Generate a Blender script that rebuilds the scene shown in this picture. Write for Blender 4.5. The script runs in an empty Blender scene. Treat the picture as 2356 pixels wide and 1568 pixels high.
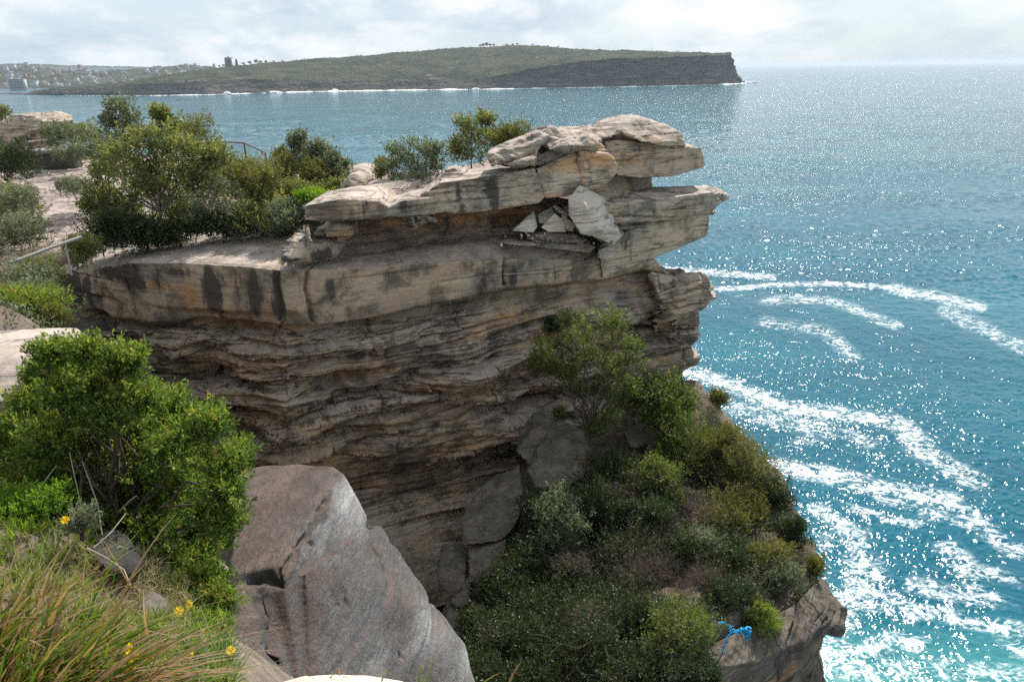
import bpy, bmesh, math, numpy as np
from mathutils import Vector, Matrix
R = math.radians
sc = bpy.context.scene
COL = sc.collection
# ------------------------------------------------------------------ camera
W, H, F = 2356.0, 1568.0, 1832.4          # picking frame used for measuring the place
PITCH, ROLL = R(18.86), R(0.76)
fwd = np.array([0, math.cos(PITCH), -math.sin(PITCH)])
up0 = np.array([0, math.sin(PITCH), math.cos(PITCH)])
rt0 = np.array([1.0, 0, 0])
rt = math.cos(ROLL)*rt0 - math.sin(ROLL)*up0
up = math.cos(ROLL)*up0 + math.sin(ROLL)*rt0
cam_d = bpy.data.cameras.new('camera'); cam = bpy.data.objects.new('camera', cam_d); COL.objects.link(cam)
cam_d.sensor_width = 36; cam_d.lens = 28; cam_d.clip_start = 0.1; cam_d.clip_end = 120000
cam.matrix_world = Matrix(((rt[0], up[0], -fwd[0], 0), (rt[1], up[1], -fwd[1], 0), (rt[2], up[2], -fwd[2], 0), (0, 0, 0, 1)))
sc.camera = cam
SEA = -50.0
# ------------------------------------------------------------------ light
SUN_EL, SUN_AZ = R(46), R(22)             # azimuth to the right of the view direction (+Y)
sun_d = bpy.data.lights.new('sun', 'SUN'); sun = bpy.data.objects.new('sun', sun_d); COL.objects.link(sun)
sun_d.energy = 5.0; sun_d.angle = R(0.5); sun_d.color = (1, 0.94, 0.86)
sd = Vector((math.sin(SUN_AZ)*math.cos(SUN_EL), math.cos(SUN_AZ)*math.cos(SUN_EL), math.sin(SUN_EL)))
sun.rotation_euler = sd.to_track_quat('Z', 'Y').to_euler()
sc.view_settings.view_transform = 'Standard'; sc.view_settings.look = 'None'
sc.view_settings.exposure = 0.55; sc.view_settings.gamma = 1
cy = sc.cycles
cy.max_bounces = 6; cy.diffuse_bounces = 3; cy.glossy_bounces = 2; cy.transmission_bounces = 3; cy.volume_bounces = 0
cy.transparent_max_bounces = 8; cy.sample_clamp_indirect = 3.0; cy.caustics_reflective = False; cy.caustics_refractive = False
cy.sample_clamp_direct = 14.0; cy.use_denoising = False; cy.denoiser = 'OPENIMAGEDENOISE'; cy.denoising_input_passes = 'RGB_ALBEDO_NORMAL'; cy.use_adaptive_sampling = False
try: cy.sampling_pattern = 'BLUE_NOISE'
except Exception: pass

def node(nt, kind, **kw):
    n = nt.nodes.new(kind)
    for k, v in kw.items():
        if k.startswith('i_'):
            n.inputs[k[2:].replace('_', ' ')].default_value = v
        else: setattr(n, k, v)
    return n
def L(nt, a, b): nt.links.new(a, b)
def math_n(nt, op, a, b=None, clamp=False):
    n = nt.nodes.new('ShaderNodeMath'); n.operation = op; n.use_clamp = clamp
    for i, v in enumerate((a, b)):
        if v is None: continue
        if isinstance(v, (int, float)): n.inputs[i].default_value = v
        else: nt.links.new(v, n.inputs[i])
    return n.outputs[0]
def mixc(nt, f, a, b, mode='MIX'):
    n = nt.nodes.new('ShaderNodeMix'); n.data_type = 'RGBA'; n.blend_type = mode
    for s, v in ((n.inputs[0], f), (n.inputs[6], a), (n.inputs[7], b)):
        if isinstance(v, (int, float)): s.default_value = v
        elif isinstance(v, tuple): s.default_value = v if len(v) == 4 else (*v, 1)
        else: nt.links.new(v, s)
    return n.outputs[2]
def ramp(nt, f, stops, interp='LINEAR'):
    n = nt.nodes.new('ShaderNodeValToRGB'); e = n.color_ramp.elements; n.color_ramp.interpolation = interp
    while len(e) < len(stops): e.new(0.5)
    for i, (p, c) in enumerate(stops):
        e[i].position = p
        e[i].color = (c, c, c, 1) if isinstance(c, (int, float)) else (*c, 1)
    nt.links.new(f, n.inputs[0]); return n.outputs[0]
def noise_n(nt, vec, scale, detail=4, rough=0.55, dist=0.0):
    n = nt.nodes.new('ShaderNodeTexNoise'); n.inputs['Scale'].default_value = scale; n.inputs['Detail'].default_value = detail
    n.inputs['Roughness'].default_value = rough; n.inputs['Distortion'].default_value = dist
    nt.links.new(vec, n.inputs['Vector']); return n.outputs[0]
def scaled(nt, vec, s, loc=(0, 0, 0), rot=(0, 0, 0)):
    n = nt.nodes.new('ShaderNodeMapping'); n.inputs['Scale'].default_value = s; n.inputs['Location'].default_value = loc
    n.inputs['Rotation'].default_value = rot; nt.links.new(vec, n.inputs['Vector']); return n.outputs[0]
def attr_n(nt, name):
    n = nt.nodes.new('ShaderNodeAttribute'); n.attribute_name = name; return n.outputs['Fac']

# ------------------------------------------------------------------ sky
world = bpy.data.worlds.new('World'); sc.world = world; world.use_nodes = True
wt = world.node_tree; wt.nodes.clear()
sky = node(wt, 'ShaderNodeTexSky', sky_type='NISHITA', sun_disc=False, sun_elevation=SUN_EL, sun_rotation=SUN_AZ, air_density=1.0, dust_density=1.5, ozone_density=1.0, altitude=50)
tc = wt.nodes.new('ShaderNodeTexCoord')
sep = wt.nodes.new('ShaderNodeSeparateXYZ'); L(wt, tc.outputs['Generated'], sep.inputs[0])
zz = math_n(wt, 'ADD', math_n(wt, 'MAXIMUM', sep.outputs[2], 0.0), 0.30)
cmb = wt.nodes.new('ShaderNodeCombineXYZ')
L(wt, math_n(wt, 'DIVIDE', sep.outputs[0], zz), cmb.inputs[0]); L(wt, math_n(wt, 'DIVIDE', sep.outputs[1], zz), cmb.inputs[1])
cuv = scaled(wt, cmb.outputs[0], (1, 0.8, 1), (3.1, 1.7, 0))
cn = noise_n(wt, cuv, 1.5, 9, 0.58, 0.2)
cn2 = noise_n(wt, scaled(wt, cmb.outputs[0], (1, 0.8, 1), (7.7, 0.2, 2.0)), 1.9, 10, 0.6, 0.15)
cover = ramp(wt, cn, [(0.38, 0.1), (0.5, 0.75), (0.60, 1.0)])
shade = ramp(wt, cn2, [(0.36, (5.2, 5.9, 6.5)), (0.5, (6.7, 7.2, 7.6)), (0.58, (8.2, 8.5, 8.7)), (0.68, (9.2, 9.4, 9.5))])
# ramps clamp nothing above one for world values, so scale afterwards
shade = mixc(wt, 1.0, ramp(wt, cn2, [(0.38, (0.50, 0.62, 0.72)), (0.47, (0.66, 0.76, 0.83)), (0.535, (0.84, 0.89, 0.92)), (0.62, (0.99, 0.99, 1.0))]), (10.7, 10.7, 10.7), 'MULTIPLY')
skyc = mixc(wt, cover, mixc(wt, 0.65, sky.outputs[0], (7.4, 9.3, 10.6)), shade)
bg = node(wt, 'ShaderNodeBackground'); bg.inputs['Strength'].default_value = 0.068
wo = wt.nodes.new('ShaderNodeOutputWorld'); L(wt, skyc, bg.inputs['Color']); L(wt, bg.outputs[0], wo.inputs['Surface'])

# ------------------------------------------------------------------ measuring
def ray(px, py): return fwd + rt*((px-W/2)/F) + up*((H/2-py)/F)
def at(px, py, Y):
    d = ray(px, py); return d*(Y/d[1])
def atz(px, py, z):
    d = ray(px, py); return d*(z/d[2])
def project(P):
    z = P@fwd; return W/2 + F*(P@rt)/z, H/2 - F*(P@up)/z
_yr = ([60, 270, 660, 1000, 1500, 1640, 1800], [29.5, 26.9, 24.4, 27.3, 31.8, 33.2, 34.5])
def YR(px): return float(np.interp(px, *_yr))
def F3(px, py, off=0.0): return at(px, py, YR(px)-off)

# ------------------------------------------------------------------ noise
_G = np.array([(1,1,0),(-1,1,0),(1,-1,0),(-1,-1,0),(1,0,1),(-1,0,1),(1,0,-1),(-1,0,-1),(0,1,1),(0,-1,1),(0,1,-1),(0,-1,-1)], np.float32)
def _h(ix, iy, iz, s):
    h = (ix.astype(np.uint32)*np.uint32(374761393) + iy.astype(np.uint32)*np.uint32(668265263) + iz.astype(np.uint32)*np.uint32(2147483647) + np.uint32(s*974711+13))
    h = (h ^ (h >> np.uint32(13)))*np.uint32(1274126177); h ^= h >> np.uint32(16); h = h*np.uint32(2246822519); return (h ^ (h >> np.uint32(15)))
def noise3(P, seed=0):
    P = np.asarray(P, np.float32); i = np.floor(P).astype(np.int64); f = P-i; i = (i & 0xffffffff)
    u = f*f*f*(f*(f*6-15)+10); r = 0
    for dx in (0, 1):
        wx = u[:, 0] if dx else 1-u[:, 0]
        for dy in (0, 1):
            wy = u[:, 1] if dy else 1-u[:, 1]
            for dz in (0, 1):
                wz = u[:, 2] if dz else 1-u[:, 2]
                g = _G[_h((i[:, 0]+dx) & 0xffffffff, (i[:, 1]+dy) & 0xffffffff, (i[:, 2]+dz) & 0xffffffff, seed) % 12]
                r = r + wx*wy*wz*(g[:, 0]*(f[:, 0]-dx)+g[:, 1]*(f[:, 1]-dy)+g[:, 2]*(f[:, 2]-dz))
    return r
def fbm(P, oct=4, seed=0, gain=0.5, lac=2.03):
    r, a = 0, 1.0
    for k in range(oct): r = r+a*noise3(P*lac**k, seed+k); a *= gain
    return r
def sstep(a, b, x): t = np.clip((x-a)/(b-a), 0, 1); return t*t*(3-2*t)
def hash1(k, seed=0):
    k = np.asarray(k); return (_h(k.astype(np.int64) & 0xffffffff, k.astype(np.int64)*0, k.astype(np.int64)*0, seed) % 100003)/100003.0

def strata(P, rough, seed=0, tilt=0.0):
    """outward relief of bedded sandstone (metres): stepped beds, thin laminae, cross beds, pitting"""
    x, y, z = P[:, 0], P[:, 1], P[:, 2]
    low = np.stack([x*0.16, y*0.16, z*0.22], 1)
    w = noise3(low, seed+1)
    cross = noise3(np.stack([x*0.1, y*0.1, z*0.5], 1), seed+2)
    zz = z + 0.34*w + cross*0.3*(x+y)*0.10 + tilt*x
    out = np.zeros(len(P), np.float32); sx = x*0.86+y*0.5
    for t, amp, fx, sd in ((1.45, 0.26, 0.13, 2), (0.62, 0.20, 0.22, 3), (0.23, 0.075, 0.42, 7), (0.085, 0.024, 0.9, 11)):
        q = zz/t + 0.4*noise3(np.stack([x*fx, y*fx, z*0.3], 1), seed+sd+50)
        k = np.floor(q); fr = q-k
        n0 = noise3(np.stack([x*fx+k*7.31, y*fx+k*3.17, k*0.77], 1), seed+sd)
        k1 = k+1
        n1 = noise3(np.stack([x*fx+k1*7.31, y*fx+k1*3.17, k1*0.77], 1), seed+sd)
        b = sstep(0.86, 1.0, fr)
        if .1 < t < 1:
            for kk, wgt in ((k, 1-b), (k1, b)):
                cw = (2.6 if t > .5 else 1.5)*(0.6+0.9*hash1(kk, sd+5)); cc_ = sx/cw+hash1(kk, sd+6)*9+0.13*noise3(P*1.7, sd+8); ci = np.floor(cc_); ed = np.minimum(cc_-ci, 1-cc_+ci)*cw
                out += wgt*amp*((hash1(ci*7919+kk*31, sd+7)-.5)*0.85 - 0.8*np.exp(-(ed/0.03)**2)*(hash1(ci*13+kk*7, sd+9) > .6))
        out += amp*((n0*(1-b)+n1*b)*1.7 - 0.8*np.exp(-((fr-0.93)/0.06)**2)*(0.4+1.3*hash1(k, sd)))
    out += .42*noise3(np.stack([x*.23, y*.23, z*.8], 1), seed+90)*np.minimum(rough, 1)
    iso = fbm(P*np.array([0.55, 0.55, 0.8]), 4, seed+20)*0.30
    fine = fbm(P*np.array([3.0, 3.0, 6.0]), 3, seed+30)*0.035
    mod = 0.2+1.75*np.clip(0.5+1.7*noise3(np.stack([x*0.22, y*0.22, z*0.75], 1), seed+40), 0, 1)
    return (out*mod*1.35 + iso*0.8)*rough + fine*(0.35+0.65*np.minimum(rough, 1))

# ------------------------------------------------------------------ mesh helpers
def make_mesh(name, V, faces, smooth=True, attrs=None):
    """faces: (n,4) or (n,3) int array"""
    me = bpy.data.meshes.new(name); V = np.asarray(V, np.float32); faces = np.asarray(faces, np.int32); k = faces.shape[1]
    me.vertices.add(len(V)); me.vertices.foreach_set('co', V.ravel())
    me.loops.add(faces.size); me.loops.foreach_set('vertex_index', faces.ravel())
    me.polygons.add(len(faces)); me.polygons.foreach_set('loop_start', np.arange(0, faces.size, k, dtype=np.int32))
    if smooth: me.polygons.foreach_set('use_smooth', np.ones(len(faces), bool))
    for an, arr in (attrs or {}).items():
        a = me.attributes.new(an, 'FLOAT', 'POINT'); a.data.foreach_set('value', np.asarray(arr, np.float32))
    me.update(calc_edges=True); return me
def link(name, me, mat=None, parent=None):
    o = bpy.data.objects.new(name, me); COL.objects.link(o)
    if mat and not me.materials: me.materials.append(mat)
    if parent:
        o.parent = parent; o.matrix_parent_inverse = Matrix.Translation(-Vector(parent.location))
    return o
def tag(o, label=None, cat=None, group=None, kind=None):
    if label: o['label'] = label
    if cat: o['category'] = cat
    if group: o['group'] = group
    if kind: o['kind'] = kind
    return o
def thing(name, loc, label, cat, group=None):
    o = bpy.data.objects.new(name, None); COL.objects.link(o); o.location = Vector([float(v) for v in loc]); o.empty_display_size = 0.2
    return tag(o, label, cat, group)
def gridfaces(nu, nv, flip=False):
    i = np.arange(nv-1)[:, None]*nu + np.arange(nu-1)[None]
    f = np.stack([i, i+1, i+1+nu, i+nu], -1).reshape(-1, 4)
    return f[:, ::-1] if flip else f
def grid_normals(G):
    du = np.gradient(G, axis=1); dv = np.gradient(G, axis=0); n = np.cross(du, dv)
    return n/np.maximum(np.linalg.norm(n, axis=-1, keepdims=True), 1e-9)
def blur(A, n=1):
    for _ in range(n):
        for ax in (0, 1):
            p = np.concatenate([np.take(A, [0], ax), A, np.take(A, [-1], ax)], ax)
            s = [slice(None)]*A.ndim; a, b, c = s.copy(), s.copy(), s.copy()
            a[ax] = slice(0, -2); b[ax] = slice(1, -1); c[ax] = slice(2, None)
            A = 0.25*p[tuple(a)]+0.5*p[tuple(b)]+0.25*p[tuple(c)]
    return A
def loft(rails, nu, rows):
    """rails: list of (n,d) arrays with parameter in column 0 (0..1); rows: subdivisions between rails"""
    u = np.linspace(0, 1, nu); rs = []
    for r in rails:
        r = np.asarray(r, float); rs.append(np.stack([np.interp(u, r[:, 0], r[:, k]) for k in range(1, r.shape[1])], 1))
    out = []
    for k in range(len(rs)-1):
        for j in range(rows[k]): t = j/rows[k]; out.append(rs[k]*(1-t)+rs[k+1]*t)
    out.append(rs[-1]); return np.array(out)

def paint(P, picks):
    """0..1 stain strength from a list of (point, (sx,sy,sz), strength)"""
    a = np.zeros(len(P), np.float32)
    for c, s, k in picks:
        d = (P-np.asarray(c))/np.asarray(s); a = np.maximum(a, k*np.exp(-(d*d).sum(1)))
    return a

# ------------------------------------------------------------------ rock material
def rock_mat(name, c_a=(0.38, 0.295, 0.205), c_b=(0.25, 0.23, 0.20), c_pale=(0.50, 0.43, 0.345), c_dark=(0.045, 0.040, 0.036), c_orange=(0.50, 0.235, 0.07),
             top=(0.36, 0.30, 0.27), band=0.5, grime=0.4, bump=0.6, speck=0.25, toptint=0.7, strat=1.0, crack=0.55, fine=1.0, rot=(0, 0, 0)):
    m = bpy.data.materials.new(name); m.use_nodes = True; nt = m.node_tree; b = nt.nodes['Principled BSDF']
    g = nt.nodes.new('ShaderNodeNewGeometry'); P = g.outputs['Position']
    big = noise_n(nt, P, 0.45, 5, 0.6, 0.3)
    col = mixc(nt, ramp(nt, big, [(0.38, 0.0), (0.62, 1.0)]), c_a, c_b)
    pv = noise_n(nt, scaled(nt, P, (0.5, 0.5, 1.6), (3, 9, 4)), 0.9, 6, 0.6)
    col = mixc(nt, math_n(nt, 'MULTIPLY', ramp(nt, pv, [(0.52, 0.0), (0.68, 1.0)]), 0.55), col, c_pale)
    P2 = scaled(nt, P, (1, 1, 1), (0, 0, 0), rot)
    bands = noise_n(nt, scaled(nt, P2, (0.25*strat, 0.25*strat, 7.0)), 1.0, 6, 0.68, 0.35)
    msv = math_n(nt, 'SUBTRACT', 1.0, attr_n(nt, 'massive'))
    col = mixc(nt, math_n(nt, 'MULTIPLY', msv, band), col, mixc(nt, 1.0, col, ramp(nt, bands, [(0.3, (0.42, 0.38, 0.36)), (0.5, (1, 1, 1)), (0.7, (1.35, 1.3, 1.22))]), 'MULTIPLY'))
    # iron staining
    on = noise_n(nt, scaled(nt, P, (0.7, 0.7, 1.5), (1, 2, 3)), 1.2, 6, 0.65, 0.6)
    of = math_n(nt, 'MULTIPLY', attr_n(nt, 'orange'), ramp(nt, on, [(0.28, 0.25), (0.5, 0.9), (0.6, 1.0)]), True)
    of2 = math_n(nt, 'MULTIPLY', ramp(nt, on, [(0.55, 0.0), (0.72, 0.7)]), 0.6)
    col = mixc(nt, math_n(nt, 'MAXIMUM', of, of2), col, c_orange)
    # pale fresh faces
    col = mixc(nt, attr_n(nt, 'pale'), col, c_pale)
    # algae / water streaks
    st = noise_n(nt, scaled(nt, P, (2.2, 2.2, 0.22)), 1.0, 7, 0.62, 0.25)
    st2 = noise_n(nt, scaled(nt, P, (0.8, 0.8, 0.9), (5, 1, 7)), 1.1, 7, 0.7, 0.4)
    stm = math_n(nt, 'ADD', math_n(nt, 'MULTIPLY', st, 0.68), math_n(nt, 'MULTIPLY', st2, 0.32))
    stm = math_n(nt, 'ADD', math_n(nt, 'MULTIPLY', math_n(nt, 'SUBTRACT', stm, 0.5), 2.0), 0.5)
    df = math_n(nt, 'ADD', math_n(nt, 'MULTIPLY', attr_n(nt, 'dark'), 0.64), stm)
    dm = ramp(nt, df, [(0.72, 0.0), (0.92, 0.9)])
    gm = math_n(nt, 'MULTIPLY', ramp(nt, st2, [(0.47, 0.0), (0.60, 1.0)]), grime)
    col = mixc(nt, math_n(nt, 'MAXIMUM', dm, gm), col, c_dark)
    # weathered tops
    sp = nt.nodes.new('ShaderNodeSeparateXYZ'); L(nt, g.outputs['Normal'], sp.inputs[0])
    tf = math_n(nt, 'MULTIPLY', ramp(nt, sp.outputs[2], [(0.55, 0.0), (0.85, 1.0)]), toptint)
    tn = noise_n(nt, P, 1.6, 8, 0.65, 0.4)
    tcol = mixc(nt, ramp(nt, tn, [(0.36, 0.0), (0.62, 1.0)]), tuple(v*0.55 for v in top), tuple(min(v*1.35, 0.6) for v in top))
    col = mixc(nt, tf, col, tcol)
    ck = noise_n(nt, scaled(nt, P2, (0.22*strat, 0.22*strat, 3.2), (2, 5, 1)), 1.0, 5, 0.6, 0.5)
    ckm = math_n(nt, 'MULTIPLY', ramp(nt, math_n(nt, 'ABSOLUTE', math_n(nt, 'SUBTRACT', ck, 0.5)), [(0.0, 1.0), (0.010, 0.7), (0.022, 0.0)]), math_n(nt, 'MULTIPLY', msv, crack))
    col = mixc(nt, ckm, col, c_dark)  # thin crack lines: crevice shade and dirt drawn into the colour
    # lichen speckle
    s1 = noise_n(nt, P, 14.0*fine, 5, 0.7)
    col = mixc(nt, speck, col, mixc(nt, 1.0, col, ramp(nt, s1, [(0.32, (0.3, 0.3, 0.3)), (0.5, (1, 1, 1)), (0.68, (1.7, 1.7, 1.65))]), 'MULTIPLY'))
    L(nt, col, b.inputs['Base Color']); b.inputs['Roughness'].default_value = 0.85; b.inputs['Specular IOR Level'].default_value = 0.25
    h1 = noise_n(nt, scaled(nt, P2, (0.8*strat, 0.8*strat, 9.0)), 1.0, 7, 0.65, 0.5)
    h2 = noise_n(nt, P, 5.0*fine, 8, 0.72)
    hs = math_n(nt, 'ADD', math_n(nt, 'MULTIPLY', h1, 0.10), math_n(nt, 'MULTIPLY', h2, 0.06/fine**.5))
    bp = node(nt, 'ShaderNodeBump'); bp.inputs['Strength'].default_value = bump; bp.inputs['Distance'].default_value = 1.0
    L(nt, hs, bp.inputs['Height']); L(nt, bp.outputs[0], b.inputs['Normal'])
    return m
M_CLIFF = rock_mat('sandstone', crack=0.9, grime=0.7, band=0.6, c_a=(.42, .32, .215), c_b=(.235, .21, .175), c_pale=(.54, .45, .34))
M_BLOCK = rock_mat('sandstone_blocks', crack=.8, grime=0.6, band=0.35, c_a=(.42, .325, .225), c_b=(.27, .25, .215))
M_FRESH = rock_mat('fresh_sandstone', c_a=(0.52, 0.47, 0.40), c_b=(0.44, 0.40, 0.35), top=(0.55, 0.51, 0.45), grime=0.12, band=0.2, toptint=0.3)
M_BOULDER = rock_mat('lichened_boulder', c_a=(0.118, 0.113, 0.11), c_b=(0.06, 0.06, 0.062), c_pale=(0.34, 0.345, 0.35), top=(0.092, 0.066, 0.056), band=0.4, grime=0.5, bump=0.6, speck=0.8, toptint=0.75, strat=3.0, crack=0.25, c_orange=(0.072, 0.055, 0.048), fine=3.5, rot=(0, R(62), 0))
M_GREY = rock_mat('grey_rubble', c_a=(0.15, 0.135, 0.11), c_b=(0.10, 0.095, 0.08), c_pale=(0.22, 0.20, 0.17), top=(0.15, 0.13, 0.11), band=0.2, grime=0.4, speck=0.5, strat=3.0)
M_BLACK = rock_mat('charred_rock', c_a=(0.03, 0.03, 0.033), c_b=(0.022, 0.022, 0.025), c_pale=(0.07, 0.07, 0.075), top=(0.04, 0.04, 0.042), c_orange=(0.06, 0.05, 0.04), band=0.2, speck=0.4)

# ------------------------------------------------------------------ main cliff face (loft of measured bedding lines)
def rail(pts, ustart=100, uvis=0.86, extra=None):
    """pts: (px,py,off,rough). Parameter follows px over the visible face, then wraps behind the headland"""
    pts = list(pts); px0, px1 = pts[0][0], pts[-1][0]; out = []
    for px, py, off, rg in pts:
        p = F3(px, py, off); out.append(((px-px0)/(px1-px0)*uvis, *p, rg))
    p = np.array(out[-1][1:4]); rg = out[-1][4]
    for u, dx, dy in ((0.90, 0.0, 0.8), (0.95, -0.9, 2.6), (1.0, -5.0, 7.0)):
        out.append((u, p[0]+dx, p[1]+dy, p[2], rg))
    return out
rails = [
 # deep floor of the alcove, hidden below
 rail([(60,1700,0.5,.6),(660,1560,1.5,.5),(850,1420,1.8,.4),(1000,1400,1.2,.4),(1200,1330,0.6,.5),(1400,1250,0,.6),(1545,1060,-.5,.6)]),
 rail([(60,1500,-.4,.6),(660,1400,-.1,.4),(850,1330,0.2,.25),(1000,1310,0.1,.25),(1200,1220,-.3,.5),(1400,1120,-.5,.6),(1550,1000,-.5,.6)]),
 rail([(60,1330,-1.0,.6),(660,1260,-1.1,.4),(850,1230,-1.0,.22),(1000,1220,-.9,.22),(1200,1140,-.8,.6),(1400,1040,-.7,.7),(1560,930,-.4,.7)]),
 rail([(60,1190,-1.3,.7),(660,1160,-1.9,.4),(850,1150,-1.9,.3),(1000,1130,-1.6,.4),(1200,1060,-1.0,.8),(1400,960,-.7,.8),(1573,880,-.3,.8)]),
 rail([(60,1100,-1.0,.8),(660,1085,-1.5,.6),(850,1085,-1.5,.6),(1000,1065,-1.1,.8),(1200,1000,-.6,1.0),(1400,900,-.5,.9),(1578,850,-.2,.9)]),
 rail([(60,1040,-.6,.9),(660,1030,-.8,1.0),(850,1030,-.7,1.1),(1000,1010,-.5,1.1),(1200,950,-.3,1.0),(1400,860,-.4,.9),(1586,826,-.1,.9)]),
 rail([(60,930,-.5,.9),(660,930,-.55,1.0),(850,930,-.45,1.1),(1000,910,-.35,1.1),(1200,860,-.3,1.0),(1400,790,-.4,.9),(1580,790,-.1,.9)]),
 rail([(60,850,-.6,.9),(450,850,-.7,1.0),(660,855,-.55,1.0),(850,840,-.4,1.0),(1000,815,-.35,.9),(1200,770,-.4,.7),(1400,740,-.5,.7),(1596,732,0,.9)]),
 rail([(60,790,-.4,.9),(270,775,-.35,1.0),(450,780,-.3,1.1),(660,795,-.3,1.0),(850,780,-.3,.9),(1000,755,-.5,.6),(1200,715,-.6,.4),(1400,690,-.6,.4),(1500,680,-.3,.6),(1600,668,.1,.8)]),
 rail([(60,775,-.5,.9),(270,755,-.45,.9),(450,760,-.35,.9),(660,775,-.4,.8),(850,762,-.45,.7),(1000,740,-.7,.4),(1200,700,-.75,.3),(1400,676,-.7,.3),(1500,655,-.6,.5),(1609,653,.1,.7)]),
 # undercut below the great bed
 rail([(60,760,-1.1,.6),(270,744,-1.0,.7),(383,750,-.9,.6),(469,741,-1.0,.6),(635,754,-.9,.6),(690,758,-.8,.5),(736,754,-.8,.5),(848,744,-.9,.4),(967,714,-.95,.3),(1108,684,-.95,.3),(1158,669,-.95,.3),(1382,650,-.9,.3),(1470,632,-.9,.4),(1500,630,-.6,.5),(1580,647,-.4,.6)]),
 rail([(60,742,-.4,0.20),(270,731,-.15,0.15),(383,742,-.05,0.15),(469,732,-.15,0.15),(635,745,-.1,0.12),(689,749,.12,0.12),(736,746,.12,0.10),(848,735,.1,0.09),(967,706,.05,0.09),(1108,677,0,0.10),(1158,662,0,0.12),(1382,643,-.1,0.12),(1487,604,-.3,0.15),(1508,600,-.5,0.15)]),
 rail([(60,700,.0,0.20),(270,665,.1,0.17),(450,668,.12,0.15),(635,680,.05,0.12),(690,684,.15,0.12),(848,675,.1,0.09),(1000,650,.05,0.09),(1200,630,0,0.12),(1382,620,-.1,0.12),(1487,590,-.4,0.15),(1505,588,-.6,0.15)]),
 rail([(60,660,.0,0.20),(134,634,.1,0.17),(296,606,.2,0.12),(419,606,.2,0.12),(563,614,.15,0.10),(635,622,.05,0.10),(714,621,.2,0.10),(848,617,.12,0.07),(949,607,.08,0.07),(1079,601,.05,0.07),(1238,594,0,0.10),(1375,600,-.15,0.10),(1460,580,-.7,0.15),(1500,575,-1.0,0.15)]),
 # top edge
 rail([(60,650,-.3,.05),(134,624,-.15,.05),(296,599,.0,.05),(419,599,.0,.05),(563,608,.0,.05),(635,615,-.1,.05),(714,616,0,.05),(848,613,-.05,.12),(949,603,-.1,.12),(1079,597,-.1,.12),(1238,590,-.15,.15),(1375,594,-.3,.2),(1460,570,-1.2,.3),(1495,560,-1.5,.3)]),
 rail([(60,640,-.8,.05),(134,615,-.7,.05),(296,588,-1.0,.05),(419,584,-1.2,.05),(563,585,-1.4,.05),(680,588,-1.3,.05),(780,588,-1.0,.12),(949,575,-.95,.1),(1079,565,-.9,.1),(1238,562,-.7,.3),(1375,566,-.9,.3),(1460,550,-1.6,.3),(1490,545,-2,.3)]),
 rail([(60,628,-2.0,.05),(134,604,-1.9,.05),(296,574,-2.5,.05),(419,566,-2.7,.05),(563,560,-3.0,.05),(690,560,-2.5,.05),(780,562,-2.2,.12),(949,545,-2.3,.1),(1079,540,-2.0,.15),(1238,538,-1.6,.35),(1375,545,-1.7,.3),(1460,535,-2.2,.3),(1485,530,-2.6,.3)]),
 rail([(60,618,-4,.05),(134,596,-4,.05),(296,562,-5,.05),(419,548,-5,.05),(563,535,-5.2,.05),(690,520,-4.5,.05),(780,520,-3.0,.3),(949,515,-2.7,.3),(1079,510,-2.4,.3),(1238,510,-2.2,.4),(1375,520,-2.2,.3),(1460,515,-2.6,.3),(1480,510,-3,.3)]),
 rail([(60,612,-6,.05),(134,590,-6,.05),(296,552,-7,.05),(419,536,-7,.05),(563,520,-7,.05),(690,505,-6,.05),(780,475,-1.5,.3),(949,462,-1.3,.3),(1079,455,-1.2,.3),(1238,445,-1.1,.4),(1375,470,-2.0,.3),(1460,480,-2.6,.3),(1475,480,-3.0,.3)]),
]
rows = [14, 22, 28, 44, 40, 34, 60, 58, 52, 14, 16, 10, 44, 46, 10, 14, 20, 22, 14]
NU = 1000
G = loft(rails, NU, rows[:len(rails)-1])
rough = blur(G[..., 3:], 4)[..., 0]; G = blur(G[..., :3], 2)
nv = G.shape[0]
N = grid_normals(blur(G, 6)); N = -N if N[nv//2, NU//4, 1] > 0 else N
P = G.reshape(-1, 3); Nf = N.reshape(-1, 3); rf = rough.ravel()
d = strata(P, rf, 1)
# hollows weathered into the lower beds, and cracks
for px, py, rx, rz, dep in ((500,815,1.0,.28,.55),(470,880,.9,.3,.6),(545,880,.22,.15,.4),(575,862,.2,.1,.25),(800,915,.45,.2,.5),(770,1010,1.2,.22,.4),(600,925,.5,.12,.3),(690,930,.6,.1,.3),(1000,930,1.2,.2,.35),
                            (900,1130,.9,.25,.35),(1020,1010,1.0,.14,.3),(1150,980,.7,.2,.4),(940,985,1.3,.12,.3),(230,735,.6,.35,.8),(1180,845,.35,.3,.25),(660,1035,.8,.12,.3)):
    c = F3(px, py, -.4); q = (P-c)/np.array([rx, 2.5, rz]); dd = np.exp(-(q*q).sum(1)**2); d -= dep*dd*(0.8+0.6*noise3(P*2.1, 77))
hr0 = np.random.default_rng(12)
for k in range(46):
    hx = hr0.uniform(230, 1500); hy = np.interp(hx, [200, 660, 1000, 1500], [770, 790, 750, 690])+hr0.uniform(20, 330); c = F3(hx, min(hy, 1120), -.5); L0 = hr0.uniform(.5, 1.7); th = hr0.uniform(.10, .32)
    q = (P-c-np.array([0, 0, .12])*(P[:, :1]-c[0]))/np.array([L0, 2.2, th]); d -= hr0.uniform(.3, .75)*np.exp(-(q*q).sum(1)**2)*(0.8+0.7*noise3(P*2.3, 200+k))
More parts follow.
